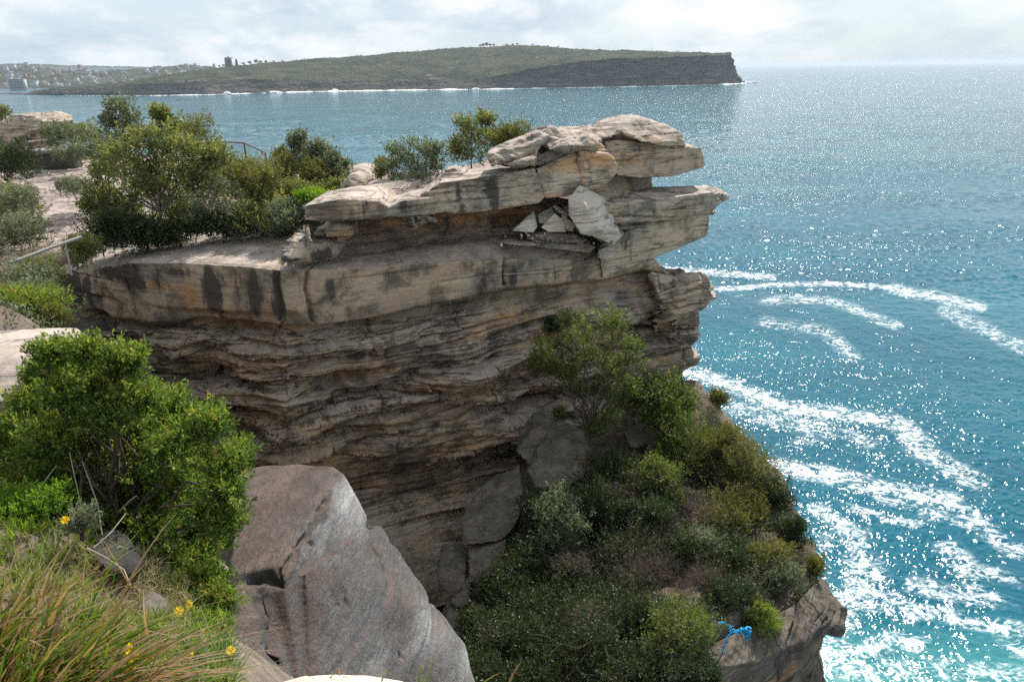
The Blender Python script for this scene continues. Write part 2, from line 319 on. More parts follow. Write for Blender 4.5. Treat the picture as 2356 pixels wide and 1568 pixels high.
# joints in the great bed
for px, y0, y1, wd in ((638,612,748,.10),(716,615,748,.05),(1160,592,660,.05),(300,640,735,.04)):
    c = F3(px, 680); t = np.abs(P[:, 0]-c[0]+0.10*noise3(P*1.3, 5)); vis = (P[:, 2] < F3(px, y0)[2]) & (P[:, 2] > F3(px, y1)[2]) & (np.abs(P[:, 1]-c[1]) < 2)
    d -= np.where(vis, 0.22*np.exp(-(t/wd)**2), 0)
P = P + Nf*d[:, None]
s_dark = paint(P, [(F3(180,660,.2), (1.2,1.5,.8), 1.0), (F3(330,640), (.9,1.5,.7), .75), (F3(260,625), (1.2,1.5,.35), 1.0), (F3(490,670), (.55,1.5,1.2), 1.0), (F3(590,680), (.5,1.5,1.2), .9), (F3(640,690), (.25,1.5,1.2), 1.0), (F3(420,625), (1.4,1.5,.35), .75), (F3(1180,640), (.5,1.5,.55), .8),
    (F3(1100,640), (.5,1.5,.6), .6), (F3(1290,622), (.8,1.5,.4), .45), (F3(470,700), (.8,1.5,.5), .4), (F3(760,800), (2,1.5,.3), .5), (F3(330,800), (2.5,1.5,.7), .55), (F3(860,820), (1.2,2,.6), .5), (F3(1150,960), (1.5,2,.9), .5), (F3(1300,960), (2.0,2,.9), .55), (F3(1540,660), (1.2,2,.8), .6), (F3(1570,760), (.6,2,1.5), .5), (F3(900,640), (.3,1.5,.6), .35), (F3(760,660), (.25,1.5,.6), .5), (F3(1000,1080), (1.5,2,.6), .35)])
s_or = paint(P, [(F3(370,655), (.9,1.5,.14), 1.0), (F3(440,680), (.4,1.5,.5), .9), (F3(500,720), (.7,1.5,.3), .7), (F3(610,700), (.4,1.5,.5), .5), (F3(560,750,-.8), (1.6,1.2,.12), .9), (F3(1000,500,-2.5), (3.0,2,.45), 1.0), (F3(1180,500,-2), (1.2,2,.5), .8), (F3(840,545,-2.4), (1.2,1.2,.4), .75), (F3(1420,650,-.3), (1.5,1.5,.3), .4), (F3(700,1070,-1.4), (2,2,.5), .5), (F3(480,950,-.8), (2.5,2,.8), .4), (F3(850,1120,-1.4), (3,2,.5), .45),
    (F3(930,660), (.3,1.5,.5), .35), (F3(1000,650), (.3,1.5,.5), .35), (F3(1260,790), (1.4,2,.3), .3), (F3(400,830), (1,2,.4), .3)])
hp_ = np.random.default_rng(77)
def rnd_p(n, lo_, hi_): return [(F3(x_, np.interp(x_, [200, 660, 1000, 1500], [770, 790, 750, 690])+hp_.uniform(0, 360), -.4), (hp_.uniform(.4, 1.5), 2.5, hp_.uniform(.1, .4)), hp_.uniform(lo_, hi_)) for x_ in hp_.uniform(230, 1520, n)]
s_dark = np.maximum(s_dark, paint(P, rnd_p(34, .35, .8))); s_or = np.maximum(s_or, paint(P, rnd_p(30, .5, 1.)))
s_pale = paint(P, rnd_p(26, .4, .85)+[(F3(950,1200,-1), (2.4,3,1.2), .85), (F3(930,1300,0), (2,3,1), .8), (F3(1000,1130,-1.4), (2.2,3,.4), .6), (F3(360,700), (.9,1.5,.6), .55), (F3(700,680), (.9,1.5,.9), .45), (F3(950,590,-1), (3.5,2,.3), .35), (F3(900,660), (2.2,1.5,.7), .3), (F3(1420,610), (1.2,1.5,.5), .5), (F3(940,1250,-1), (2.5,2,1.4), .35)])
me = make_mesh('cliff', P, gridfaces(NU, nv), True, {'dark': s_dark, 'orange': s_or, 'pale': s_pale, 'massive': np.clip(1-rf*2.6, 0, .85)})
cliff = link('cliff', me, M_CLIFF); tag(cliff, 'layered sandstone cliff with dark water streaks and eroded hollows', 'cliff', kind='structure')

# ------------------------------------------------------------------ blocks: union of hulls, remeshed, weathered
def rock(name, hulls, mat, label, cat='rock', vox=0.045, smooth=3, rough=0.35, amp=1.0, seed=0, group=None, dark=(), orange=(), pale=(), kind=None, iso=0.0, tilt=0.0):
    bm = bmesh.new()
    for h in hulls:
        vs = [bm.verts.new([float(c) for c in p]) for p in h]
        r = bmesh.ops.convex_hull(bm, input=vs)
        junk = [e for e in r['geom_interior'] if isinstance(e, bmesh.types.BMVert) and e.is_valid and not e.link_faces]
        bmesh.ops.delete(bm, geom=junk, context='VERTS')
    bmesh.ops.recalc_face_normals(bm, faces=bm.faces)
    me = bpy.data.meshes.new('tmp'); bm.to_mesh(me); bm.free()
    o = bpy.data.objects.new('tmp', me); COL.objects.link(o)
    md = o.modifiers.new('r', 'REMESH'); md.mode = 'VOXEL'; md.voxel_size = vox
    if smooth:
        ms = o.modifiers.new('s', 'SMOOTH'); ms.factor = 0.5; ms.iterations = smooth
    dg = bpy.context.evaluated_depsgraph_get(); m2 = bpy.data.meshes.new_from_object(o.evaluated_get(dg))
    bpy.data.objects.remove(o)
    n = len(m2.vertices); P = np.empty(n*3, np.float32); m2.vertices.foreach_get('co', P); P = P.reshape(-1, 3)
    Nn = np.empty(n*3, np.float32); m2.vertices.foreach_get('normal', Nn); Nn = Nn.reshape(-1, 3)
    side = np.clip(1-np.abs(Nn[:, 2])*0.85, 0.15, 1)
    d = strata(P, np.full(n, rough), seed, tilt)*side*amp
    d += iso*fbm(P*0.9+seed*3.7, 5, seed+60)
    P2 = P+Nn*d[:, None]
    m2.vertices.foreach_set('co', P2.ravel().astype(np.float32))
    for an, pk in (('dark', dark), ('orange', orange), ('pale', pale)):
        a = m2.attributes.new(an, 'FLOAT', 'POINT'); a.data.foreach_set('value', paint(P, pk) if len(pk) else np.zeros(n, np.float32))
    m2.polygons.foreach_set('use_smooth', np.ones(len(m2.polygons), bool)); m2.update(); m2.name = name
    m2.materials.clear(); o = link(name, m2, mat)
    return tag(o, label, cat, group, kind)
def fb(front, T, shrink=0.04, dz=0.0):
    """front points (px,py,off) plus the same points T metres further back"""
    A = np.array([F3(*p) for p in front]); B = A+np.array([0, T, dz]); c = B.mean(0); B = c+(B-c)*(1-shrink); return list(A)+list(B)
def fy(front, T, shrink=0.06, dz=0.0):
    A = np.array([at(*p) for p in front]); B = A+np.array([0, T, dz]); c = B.mean(0); B = c+(B-c)*(1-shrink); return list(A)+list(B)

rock('rock_slab', [
  fb([(695,474,.6),(699,506,.5),(755,511,.6),(782,458,.8),(821,503,.7),(866,461,.7),(868,500,.6),(892,475,.6),(892,500,.5)], 3.2),
  fb([(885,478,.5),(890,500,.4),(938,488,.4),(980,493,.4),(926,461,.5),(974,458,.5),(1012,452,.5),(1015,493,.3)], 2.6),
  fb([(945,462,.3),(1010,420,.2),(1020,490,.2),(1060,492,.2),(1060,413,.1)], 3.0),
  fb([(1008,421,.3),(1115,413,.3),(1178,402,.3),(1232,388,.2),(1255,452,.2),(1240,468,.2),(1178,478,.3),(1115,487,.3),(1040,493,.3),(1000,492,.3)], 3.2),
  fb([(1008,414,-.9),(1020,389,-1.1),(1046,383,-1.1),(1070,394,-1.1),(1068,412,-.6)], 1.0)],
  M_BLOCK, 'long overhanging sandstone slab with grey face above the orange hollow', 'rock slab', rough=0.35, seed=4,
  dark=[(F3(1132,440,.3), (.32,2,.9), 1.0), (F3(1062,455,.3), (.15,1.5,.6), .7), (F3(930,470,.5), (.3,1.5,.5), .7), (F3(820,480,.7), (.8,1.5,.3), .45), (F3(970,450,.4), (.5,2,.4), .45), (F3(1000,492,.2), (3,2,.08), .6)],
  orange=[(F3(860,445,-1), (1.6,2,.2), .6), (F3(1180,480,.3), (1.2,1.5,.12), .6)], pale=[(F3(860,440,-1), (2,2.5,.2), .6), (F3(1010,460,.3), (.8,1,.5), .4), (F3(1090,455,.3), (.4,1,.4), .4), (F3(1200,430,.2), (.8,1,.5), .3)])
rock('rock', [fb([(905,487,.1),(940,487,.3),(985,492,.2),(990,510,.1),(965,530,.2),(945,536,.2),(925,512,.2)], 0.9)], M_BLOCK, 'pale pitted lump hanging below the long overhanging slab', rough=.6, seed=5, vox=.03, dark=[(F3(960,520,.2), (.5,1,.2), .6)], pale=[(F3(935,500,.2), (.5,1,.3), .8)])
rock('rock', [fb([(764,512,-.3),(806,520,-.5),(800,560,-.5),(770,560,-.2),(752,530,-.4)], 1.2), fb([(735,530,-1.0),(765,510,-1.4),(775,550,-1.4),(740,560,-1.0)], .9)], M_BLOCK, 'squat rock pillar propping the left end of the overhanging slab', rough=.7, seed=6, vox=.035, orange=[(F3(790,545,-.4), (.5,1,.3), .7)])
rock('rock', [fb([(641,575,.25),(662,545,-.2),(690,543,-.4),(700,560,.1),(672,600,.45),(648,606,.4)], .9), fb([(690,566,.2),(735,555,-.3),(785,560,-.8),(780,588,-.5),(740,606,.2),(655,612,.4),(690,590,.5)], .9)], M_BLOCK, 'crumbling dark-crusted rock on the corner of the rock platform', rough=.7, seed=7, vox=.028, iso=.16,
     dark=[(F3(745,590,0), (1.2,1,.3), .9), (F3(665,550,-.2), (.5,1,.2), .8), (F3(660,600,.4), (.6,1,.12), .9)], pale=[(F3(665,580,.3), (.4,1,.3), .7), (F3(720,570,0), (.4,.8,.2), .5)])
rock('rock_ledge', [fb([(1378,566,.0),(1457,524,.25),(1631,488,.15),(1631,515,.1),(1625,545,.0),(1487,600,-.1),(1384,641,.05)], 3.0)], M_BLOCK, 'pale smooth overhanging block at the seaward end of the cliff', 'rock', rough=.12, seed=8,
     pale=[(F3(1420,610), (1.2,2,.8), .55), (F3(1540,540), (2,2,.7), .35)], dark=[(F3(1445,570,.2), (.28,1.5,.8), .85), (F3(1433,560,.2), (.2,1.5,.6), .6)], orange=[(F3(1510,530,.2), (.7,1.5,.6), .2)])
rock('rock_ledge', [
  list(map(lambda t: at(*t), [(1300,480,30.3),(1380,470,30.4),(1420,470,30.7),(1560,452,31.9),(1640,442,32.9),(1457,528,31.0),(1380,540,30.6),(1560,503,32.2),(1631,490,32.9),(1655,464,33.2),(1496,430,34.0),(1600,428,34.6),(1649,432,34.5),(1674,449,34.2),(1400,520,34),(1631,489,35.5),(1460,470,35)])),
  fb([(1600,480,.45),(1604,463,.4),(1640,456,.2),(1650,470,.1),(1625,488,.3),(1600,496,.4)], .8), fb([(1644,440,-.6),(1673,447,-1.0),(1676,458,-1.0),(1655,466,-.3),(1640,452,-.2)], .7)],
  M_BLOCK, 'flat flaking ledge jutting out over the sea below the nose of rock', 'rock', rough=.6, seed=9, dark=[(F3(1625,470,.3), (.35,1,.25), .6), (F3(1660,445,-.6), (.4,1,.2), .8), (F3(1540,480,.2), (1.5,1,.06), .7)], pale=[(F3(1610,485,.4), (.4,1,.3), .6), (F3(1560,440,-1), (2,2,.12), .5)], orange=[(F3(1420,490,.2), (.5,1,.4), .3)])
rock('rock', [fb([(1335,400,-1.4),(1390,400,-1.8),(1500,405,-2.6),(1500,432,-2.6),(1450,475,-1.2),(1380,480,-.9),(1330,450,-.9)], 3.0)], M_BLOCK, 'shaded brown rock neck holding up the overhanging nose', rough=.3, seed=10, orange=[(F3(1390,430,-.8), (1,1,.4), .25)])
rock('rock', [fb([(1390,326,-.9),(1420,321,-.9),(1577,339,-1.),(1613,340,-1.1),(1625,378,-1.1),(1620,386,-1.1),(1547,407,-1),(1538,401,-1),(1472,410,-.9),(1420,404,-.9),(1394,360,-.9)], 2.4)], M_BLOCK, 'long overhanging nose of brown rock pointing out to sea', rough=.14, seed=11,
     pale=[(F3(1600,365), (.4,1,.4), .7), (F3(1450,395,.3), (.7,1,.15), .4)], dark=[(F3(1420,340,.3), (.7,1,.4), .35), (F3(1480,350), (.12,1,.6), .4)], orange=[(F3(1500,380,.2), (1.5,1,.4), .3)])
rock('boulder', [fb([(1363,322,-0.80),(1360,300,-1.30),(1384,284,-1.60),(1425,274,-1.70),(1440,285,-1.10),(1429,308,-0.70),(1395,318,-0.60)], 1.8), fb([(1418,300,-0.70),(1434,280,-1.10),(1440,271,-1.80),(1472,272,-1.80),(1535,290,-1.70),(1565,309,-1.40),(1576,335,-1.00),(1535,338,-0.50),(1474,327,-0.40),(1432,306,-0.50)], 2.0), fb([(1405,332,-1.4),(1560,347,-1.4),(1560,320,-1.5),(1425,296,-1.4)], 1.0)], M_BLOCK, 'rounded boulder capping the nose of rock, highest of the outcrop', 'boulder', rough=.25, seed=12, smooth=6, iso=.09,
     orange=[(F3(1530,322,.3), (.8,.8,.22), .95), (F3(1480,315,.4), (.5,.8,.2), .4)], dark=[(F3(1480,330,.4), (1.0,1,.08), .6), (F3(1436,295,0), (.1,1,.4), .8)])
rock('boulder', [fb([(1129,354,-.2),(1160,345,-.5),(1228,303,-.6),(1245,298,-.7),(1270,320,.2),(1219,374,.4),(1180,381,.3),(1138,381,.2)], 1.6), fb([(1225,305,-.6),(1264,296,-.9),(1333,300,-.9),(1362,323,-.2),(1360,338,0),(1312,342,.2),(1262,345,.2)], 1.5), fb([(1300,302,-1.0),(1372,292,-1.2),(1378,325,-.4),(1335,345,-.3),(1310,330,-.4)], 1.4), fb([(1195,378,-.2),(1225,352,-.5),(1330,335,-.6),(1335,356,-.4),(1280,376,-.1)], 1.6)], M_BLOCK, 'gnarled grey boulder slumped left of the capping boulder', 'boulder', rough=.45, seed=13, iso=.2, dark=[(F3(1230,360,.3), (1.3,1,.2), .6)], pale=[(F3(1300,318), (.6,1,.2), .4)], tilt=-.35)
rock('rock', [fb([(1232,390,.1),(1276,379,.2),(1318,348,-.1),(1332,354,.0),(1339,440,.3),(1300,453,.3),(1255,458,.25),(1250,440,.25)], 2.4)], M_BLOCK, 'smooth orange-topped block with a straight crack on its right', rough=.08, seed=14, orange=[(F3(1300,375,.2), (1.4,1,.35), .95), (F3(1300,450,.3), (1.2,1,.15), .6)], pale=[(F3(1280,425,.2), (1.2,1.5,.4), .8)])
rock('rock', [fb([(1328,347,.1),(1345,344,.0),(1402,354,.2),(1417,374,.3),(1417,398,.35),(1399,422,.35),(1354,441,.35),(1336,438,.25)], 2.0)], M_BLOCK, 'orange rounded block under the nose, right of the straight crack', rough=.12, seed=15, smooth=7, orange=[(F3(1375,365,.2), (1.1,1,.3), .85), (F3(1340,400,.2), (.2,1,.6), .5)], pale=[(F3(1370,410,.3), (.8,1.5,.3), .6)])
rock('rock', [fb([(1360,345,-.4),(1364,330,-.5),(1380,328,-.5),(1391,338,-.5),(1388,352,-.3),(1362,352,-.2)], .6)], M_BLOCK, 'small round brown stone wedged between the orange block and nose', smooth=6, vox=.03, rough=.2, seed=16, orange=[(F3(1375,340,-.4), (.4,.6,.3), .4)])
rock('rock', [list(map(lambda t: F3(*t), [(1333,425,.7),(1308,456,.95),(1312,500,1.25),(1339,538,1.5),(1345,468,1.5),(1372,522,1.75),(1402,458,-.9),(1460,494,-1.3),(1445,520,-.6),(1405,505,.9),(1438,540,-.1),(1400,545,1.3),(1350,460,-.4),(1440,520,-.6),(1340,535,-.2),(1380,550,1.3)])),
   list(map(lambda t: F3(*t), [(1380,520,1.5),(1438,536,.9),(1411,564,1.2),(1375,548,1.4),(1350,535,1.3),(1420,550,0),(1380,555,.0),(1400,500,.5)]))], M_FRESH, 'big white broken wedge of rock with black lichen fallen on the ledge', rough=.15, seed=17, smooth=1, vox=.03,
   dark=[(F3(1430,520,.5), (.35,.8,.3), .9), (F3(1400,555,1.0), (.3,.6,.15), .9), (F3(1395,500,.9), (.2,.5,.15), .6)], orange=[(F3(1440,505,.4), (.5,.5,.25), .6), (F3(1385,548,1.1), (.25,.5,.15), .5)], pale=[(F3(1340,470,.9), (.8,.8,.8), .9)])
for lab, pts, sd in (('small white pyramid-shaped stone in front of the broken wedge', [(1276,490,.3),(1243,523,.25),(1262,534,.5),(1303,533,.5),(1296,505,.35),(1276,528,-.3),(1300,525,-.2)], 21),
   ('little white stone leaning between the pyramid and the big wedge', [(1291,492,.1),(1324,515,.2),(1320,534,.35),(1303,531,.3),(1310,520,-.3),(1300,510,-.3)], 22),
   ('thin curved white flake behind the pyramid-shaped stone', [(1270,473,-.2),(1278,471,-.3),(1309,492,-.2),(1304,500,0),(1285,486,0),(1282,490,-.5),(1300,498,-.5)], 23),
   ('pale upright slab leaning on the orange wall left of the pyramid', [(1228,484,-.4),(1222,500,-.1),(1178,531,.1),(1226,534,.3),(1236,520,0),(1232,500,-.9),(1200,528,-.7)], 24),
   ('grey tilted slab behind the little white stones', [(1236,492,-.5),(1270,475,-.7),(1278,490,-.4),(1262,515,-.2),(1240,515,-.2),(1245,500,-1.0),(1272,500,-1.0)], 25)):
    rock('rock', [[F3(*p) for p in pts]], M_FRESH, lab, rough=.1, seed=sd, smooth=1, vox=.022, group='broken stones on the ledge', pale=[(F3(1280,510,.2), (2,1,1), .6)])
for k, (lab, pts) in enumerate((('thin flaky slab lying under the white stones, upper of two', [(1205,541,-.3),(1250,534,-.2),(1330,540,.1),(1352,552,.3),(1340,560,.45),(1240,556,.3),(1212,550,.1)]), ('thin flaky slab along the ledge lip, lower of two', [(1150,556,-.3),(1240,552,-.1),(1352,562,.2),(1372,570,.3),(1360,582,.35),(1240,566,.2),(1160,562,.0)]))):
    rock('rock_slab', [fb(pts, 1.2)], M_BLOCK, lab, 'rock slab', rough=.6, seed=30+k, vox=.03, group='flaky slabs on the ledge', pale=[(F3(1290,545,.2), (1.5,1,.2), .6)])
rub = []
for k in range(3):
    rr0 = np.random.default_rng(60+k); pts = rr0.normal(size=(9, 3)); pts = pts/np.linalg.norm(pts, axis=1, keepdims=True)*rr0.uniform(.06, .11, (9, 1))*np.array([1.2, 1, .75])
    c0 = F3(1200+40*k, 548, -.25+.1*k); o = rock('rock', [[c0+p for p in pts]], M_FRESH, 'small broken stone among the rubble on the ledge', rough=.1, amp=.5, seed=63+k, smooth=1, vox=.014, group='small rubble stones on the ledge')
    pz = np.empty(len(o.data.vertices)*3, np.float32); o.data.vertices.foreach_get('co', pz); o.data.vertices.foreach_set('co', (pz.reshape(-1, 3)-c0.astype(np.float32)).ravel()); o.location = Vector([float(v) for v in c0]); rub.append(o)
rg = np.random.default_rng(66)
for k in range(24):
    px = rg.uniform(1150, 1370); py = np.interp(px, [1150,1210,1300,1370], [550,537,541,560])+rg.uniform(-6, 14); c0 = F3(px, py, .15+rg.uniform(-.35, .25)); o = rub[k % 3].copy(); COL.objects.link(o); o.location = Vector([float(v) for v in c0]); o.rotation_euler = tuple(float(v) for v in rg.uniform(0, 6, 3)); sc_ = float(rg.uniform(.4, 1.3)); o.scale = (sc_, sc_, sc_)
rock('rock', [fb([(1375,575,.3),(1400,566,.4),(1418,580,.4),(1410,595,.45),(1392,600,.5),(1372,592,.4)], .5)], M_FRESH, 'small white crumbled stone on the lip above the pale block', rough=.5, seed=33, vox=.025)
rock('boulder', [fy([(790,440,33),(795,400,33.5),(810,385,34),(840,388,34),(865,405,34),(880,440,33.2),(870,460,32.5),(800,460,32.3)], 2.4)], M_BLOCK, 'rounded pinkish boulder among the shrubs left of the slab', 'boulder', smooth=8, rough=.2, iso=.07, seed=34, vox=.05, orange=[(at(872,430,33), (.4,1,.5), .5)])
rock('boulder', [fy([(790,430,31.2),(797,405,31.4),(815,398,31.5),(838,405,31.5),(842,425,31),(820,437,30.8)], 1.2)], M_BLOCK, 'smaller round boulder in front of the pinkish boulder', 'boulder', smooth=8, rough=.2, iso=.05, seed=35, vox=.04)
rock('rock', [fy([(745,445,31),(780,410,32),(810,420,31.5),(815,450,30.5),(770,470,30)], 1.5)], M_GREY, 'dark sloping rock beside the small round boulder', rough=.4, seed=36, vox=.05)
rock('rock', [fy([(830,432,30.5),(875,428,30.8),(930,440,30.2),(1000,420,31),(1010,400,32),(960,412,32.5),(900,425,32)], 1.8)], M_BLOCK, 'low pale pavement of rock rising behind the slab', rough=.5, seed=37, vox=.05)
# tip ledge below the pale block
rock('rock_ledge', [list(map(lambda t: at(*t), [(1500,630,31.6),(1540,633,33.6),(1580,647,33.6),(1609,653,33.2),(1598,676,32.9),(1595,731,32.9),(1610,744,33.2),(1588,768,32.8),(1560,700,31.9),(1520,690,31.3),(1530,780,31.4),(1580,800,32.6),(1500,660,35.5),(1560,680,36),(1560,780,36)])), ], M_CLIFF, 'dark broken rock step at the outer corner under the overhang', 'rock', rough=.9, seed=38, iso=.08, dark=[(at(1540,640,33), (1.2,2,.4), .8)], pale=[(at(1592,690,33), (.3,1,.8), .5)])

# foreground boulder
bigb = rock('boulder', [
  [at(*t) for t in [(560,1078,9.3),(620,1068,9.3),(690,1067,9.1),(765,1072,8.7),(790,1090,8.5),(846,1188,8.1),(840,1212,7.9),(742,1150,7.75),(700,1225,7.1),(650,1300,6.5),(545,1115,8.9),(526,1325,6.6),(640,1330,6.4),(700,1650,5.3),(900,1600,6.3),(540,1650,5.3),(560,1085,11),(800,1105,10.5),(860,1250,9.5),(700,1600,9)]],
  [at(*t) for t in [(846,1208,8.0),(880,1206,8.3),(905,1250,8.2),(950,1330,8.0),(999,1394,7.8),(1010,1400,7.75),(1070,1480,7.5),(1093,1568,7.1),(1110,1700,6.7),(700,1320,6.55),(760,1280,6.9),(720,1650,5.35),(900,1700,6.0),(860,1260,9.5),(1060,1560,9.0),(760,1500,8.5)]],
  [at(*t) for t in [(472,1435,5.5),(500,1400,5.75),(530,1345,6.3),(620,1345,6.3),(640,1420,5.9),(680,1568,5.4),(560,1700,4.9),(440,1568,5.0),(420,1700,5),(560,1400,8),(500,1600,7)]]],
  M_BOULDER, 'huge angular grey and brown boulder in the foreground', 'boulder', vox=.022, smooth=1, rough=.10, seed=41, iso=.022,
  pale=[(at(810,1150,8.2), (.28,.6,.32), 1.0), (at(1080,1540,7.3), (.16,.6,.3), .7), (at(560,1360,6.4), (.22,.3,.12), .6), (at(920,1300,7.8), (.35,.6,.4), .25), (at(980,1450,7.4), (.35,.6,.35), .25), (at(830,1420,6.9), (.3,.6,.4), .15)], orange=[(at(600,1200,7.8), (.38,1.0,.42), 1.0), (at(680,1130,8.3), (.35,.9,.28), .95), (at(560,1290,6.8), (.25,.6,.25), 1.0), (at(520,1480,5.5), (.2,.5,.25), .6)],
  dark=[(at(752,1130,7.9), (.07,.4,.16), .9), (at(735,1180,7.5), (.07,.4,.16), .9), (at(715,1225,7.2), (.07,.4,.14), .9), (at(680,1270,6.8), (.08,.4,.12), .9), (at(650,1310,6.5), (.08,.4,.1), .9), (at(640,1360,6.2), (.08,.4,.1), .8), (at(610,1430,5.9), (.2,.4,.25), .8), (at(690,1400,6.0), (.15,.4,.5), .6), (at(770,1350,6.6), (.4,.4,.3), .35)])
def carve(o, picks, seed=0):
    me = o.data; n = len(me.vertices); P = np.empty(n*3, np.float32); me.vertices.foreach_get('co', P); P = P.reshape(-1, 3)
    Nn = np.empty(n*3, np.float32); me.vertices.foreach_get('normal', Nn); Nn = Nn.reshape(-1, 3); d = np.zeros(n, np.float32)
    w = 0.06*np.stack([noise3(P*4, seed+k) for k in range(3)], 1)
    for a, b, wd, dep in picks:
        a, b = np.asarray(a), np.asarray(b); ab = b-a; t = np.clip(((P+w-a)@ab)/(ab@ab), 0, 1)
        r = np.linalg.norm(P+w-a-t[:, None]*ab, axis=1); d = np.maximum(d, dep*np.exp(-(r/wd)**2))
    me.vertices.foreach_set('co', (P-Nn*d[:, None]).ravel().astype(np.float32)); me.update()
carve(bigb, [(at(600,1395,6.1), at(660,1470,5.7), .10, .22), (at(640,1480,5.65), at(700,1530,5.5), .08, .2), (at(580,1330,6.5), at(650,1330,6.35), .04, .10), (at(780,1420,6.2), at(830,1435,6.3), .02, .08), (at(830,1435,6.3), at(855,1395,6.6), .018, .06), (at(675,1240,7.2), at(720,1255,7.0), .02, .08), (at(920,1300,7.7), at(935,1345,7.5), .02, .06), (at(800,1380,6.5), at(815,1410,6.4), .02, .06), (at(840,1210,8.0), at(885,1207,8.2), .03, .10), (at(770,1090,8.6), at(742,1160,7.7), .025, .05), (at(742,1160,7.7), at(700,1230,7.1), .025, .06), (at(700,1230,7.1), at(640,1320,6.4), .03, .08), (at(850,1230,7.9), at(890,1330,7.4), .018, .05), (at(760,1300,6.9), at(800,1390,6.6), .016, .05), (at(880,1480,6.6), at(960,1560,6.6), .018, .05), (at(560,1180,8.4), at(640,1150,8.3), .016, .04), (at(1005,1400,7.8), at(1060,1395,7.8), .02, .06), (at(560,1420,5.9), at(600,1360,6.2), .05, .08)], 3)
rock('rock', [[at(*t) for t in [(205,1255,5.0),(225,1228,5.1),(270,1215,5.2),(300,1235,5.1),(332,1292,4.9),(322,1318,4.8),(290,1328,4.7),(240,1310,4.6),(210,1280,4.7),(270,1240,5.6),(325,1310,5.4)]]], M_BLACK, 'black charred-looking rock under the big green bush', vox=.015, smooth=2, rough=.1, amp=.6, seed=42)
rock('rock', [[at(*t) for t in [(305,1400,4.2),(330,1368,4.3),(355,1357,4.35),(385,1375,4.3),(396,1400,4.15),(380,1424,4.05),(330,1420,4.0),(350,1400,4.7),(390,1410,4.6)]]], M_GREY, 'small grey stone in the grass below the black rock', vox=.012, smooth=3, rough=.15, amp=.5, seed=43, dark=[(at(365,1400,4.2), (.08,.2,.03), .8)])
rock('rock', [[at(*t) for t in [(640,1570,2.62),(700,1554,2.7),(760,1551,2.72),(850,1553,2.75),(930,1566,2.7),(960,1600,2.6),(600,1640,2.5),(940,1700,2.4),(700,1560,3.2),(900,1575,3.2),(650,1700,2.3)]]], M_FRESH, 'smooth white rock at the very bottom edge of the view', vox=.014, smooth=4, rough=.1, amp=.4, seed=44)
rock('rock_ledge', [[at(*t) for t in [(-120,765,13.5),(0,757,13.4),(110,752,13.2),(180,752,13.0),(205,768,12.6),(206,800,12.2),(160,790,11.4),(60,850,10.6),(-120,860,10.4),(200,850,12.0),(100,960,10.5),(20,990,10.2),(-120,1000,10),(-100,800,16),(180,800,15.5),(0,930,10.0),(190,960,13)]]], M_BLOCK, 'broad pale rock ledge at the left edge behind the green bush', 'rock', vox=.04, smooth=2, rough=.55, seed=45, pale=[(at(60,790,12), (3,3,.5), .4)], dark=[(at(180,770,12.5), (.6,1,.2), .5)])
for k, (lab, pts, T) in enumerate((
  ('mossy tilted block wedged against the cliff foot behind the tree', [(1187,1040,26.6),(1225,985,27.6),(1255,972,27.8),(1300,990,27.6),(1290,1030,27.0),(1215,1070,26.2)], 1.6),
  ('large dark boulder under the tree on the slope', [(1212,1085,25.5),(1235,1040,26),(1290,1015,26.3),(1360,1040,26),(1370,1085,25.4),(1310,1120,24.8),(1230,1130,24.6)], 2.0),
  ('leaning lichened boulder halfway down the gully', [(1062,1200,23.6),(1090,1175,24),(1200,1110,24.6),(1212,1150,24.2),(1190,1210,23.5),(1150,1245,23.0),(1065,1255,22.8)], 1.6),
  ('pale grey angular boulder low in the gully', [(1075,1275,22.6),(1090,1262,22.8),(1165,1262,22.6),(1160,1310,22),(1110,1350,21.6),(1074,1345,21.6)], 1.2),
  ('brown triangular boulder low in the gully, leftmost of the pile', [(1010,1300,22.6),(1040,1280,22.8),(1075,1305,22.4),(1070,1340,22),(1045,1375,21.6),(1008,1345,22)], 1.2),
  ('flat low stone at the foot of the gully pile', [(1035,1390,21.4),(1062,1345,22),(1085,1350,21.8),(1080,1395,21.2),(1050,1400,21.2)], 1.0),
  ('dark stone half hidden by leaves below the gully pile', [(1020,1425,20.8),(1050,1408,21.2),(1085,1418,21),(1080,1445,20.6),(1035,1450,20.5)], 1.0),
  ('pale stone among the shrubs right of the tree', [(1440,1005,27.0),(1470,985,27.6),(1500,990,27.6),(1495,1025,26.8),(1450,1030,26.6)], 1.0))):
    rock('boulder', [fy(pts, T)], M_GREY, lab, 'boulder', rough=.30, smooth=1, iso=.13, seed=50+k, vox=.04, group='fallen boulders in the gully')

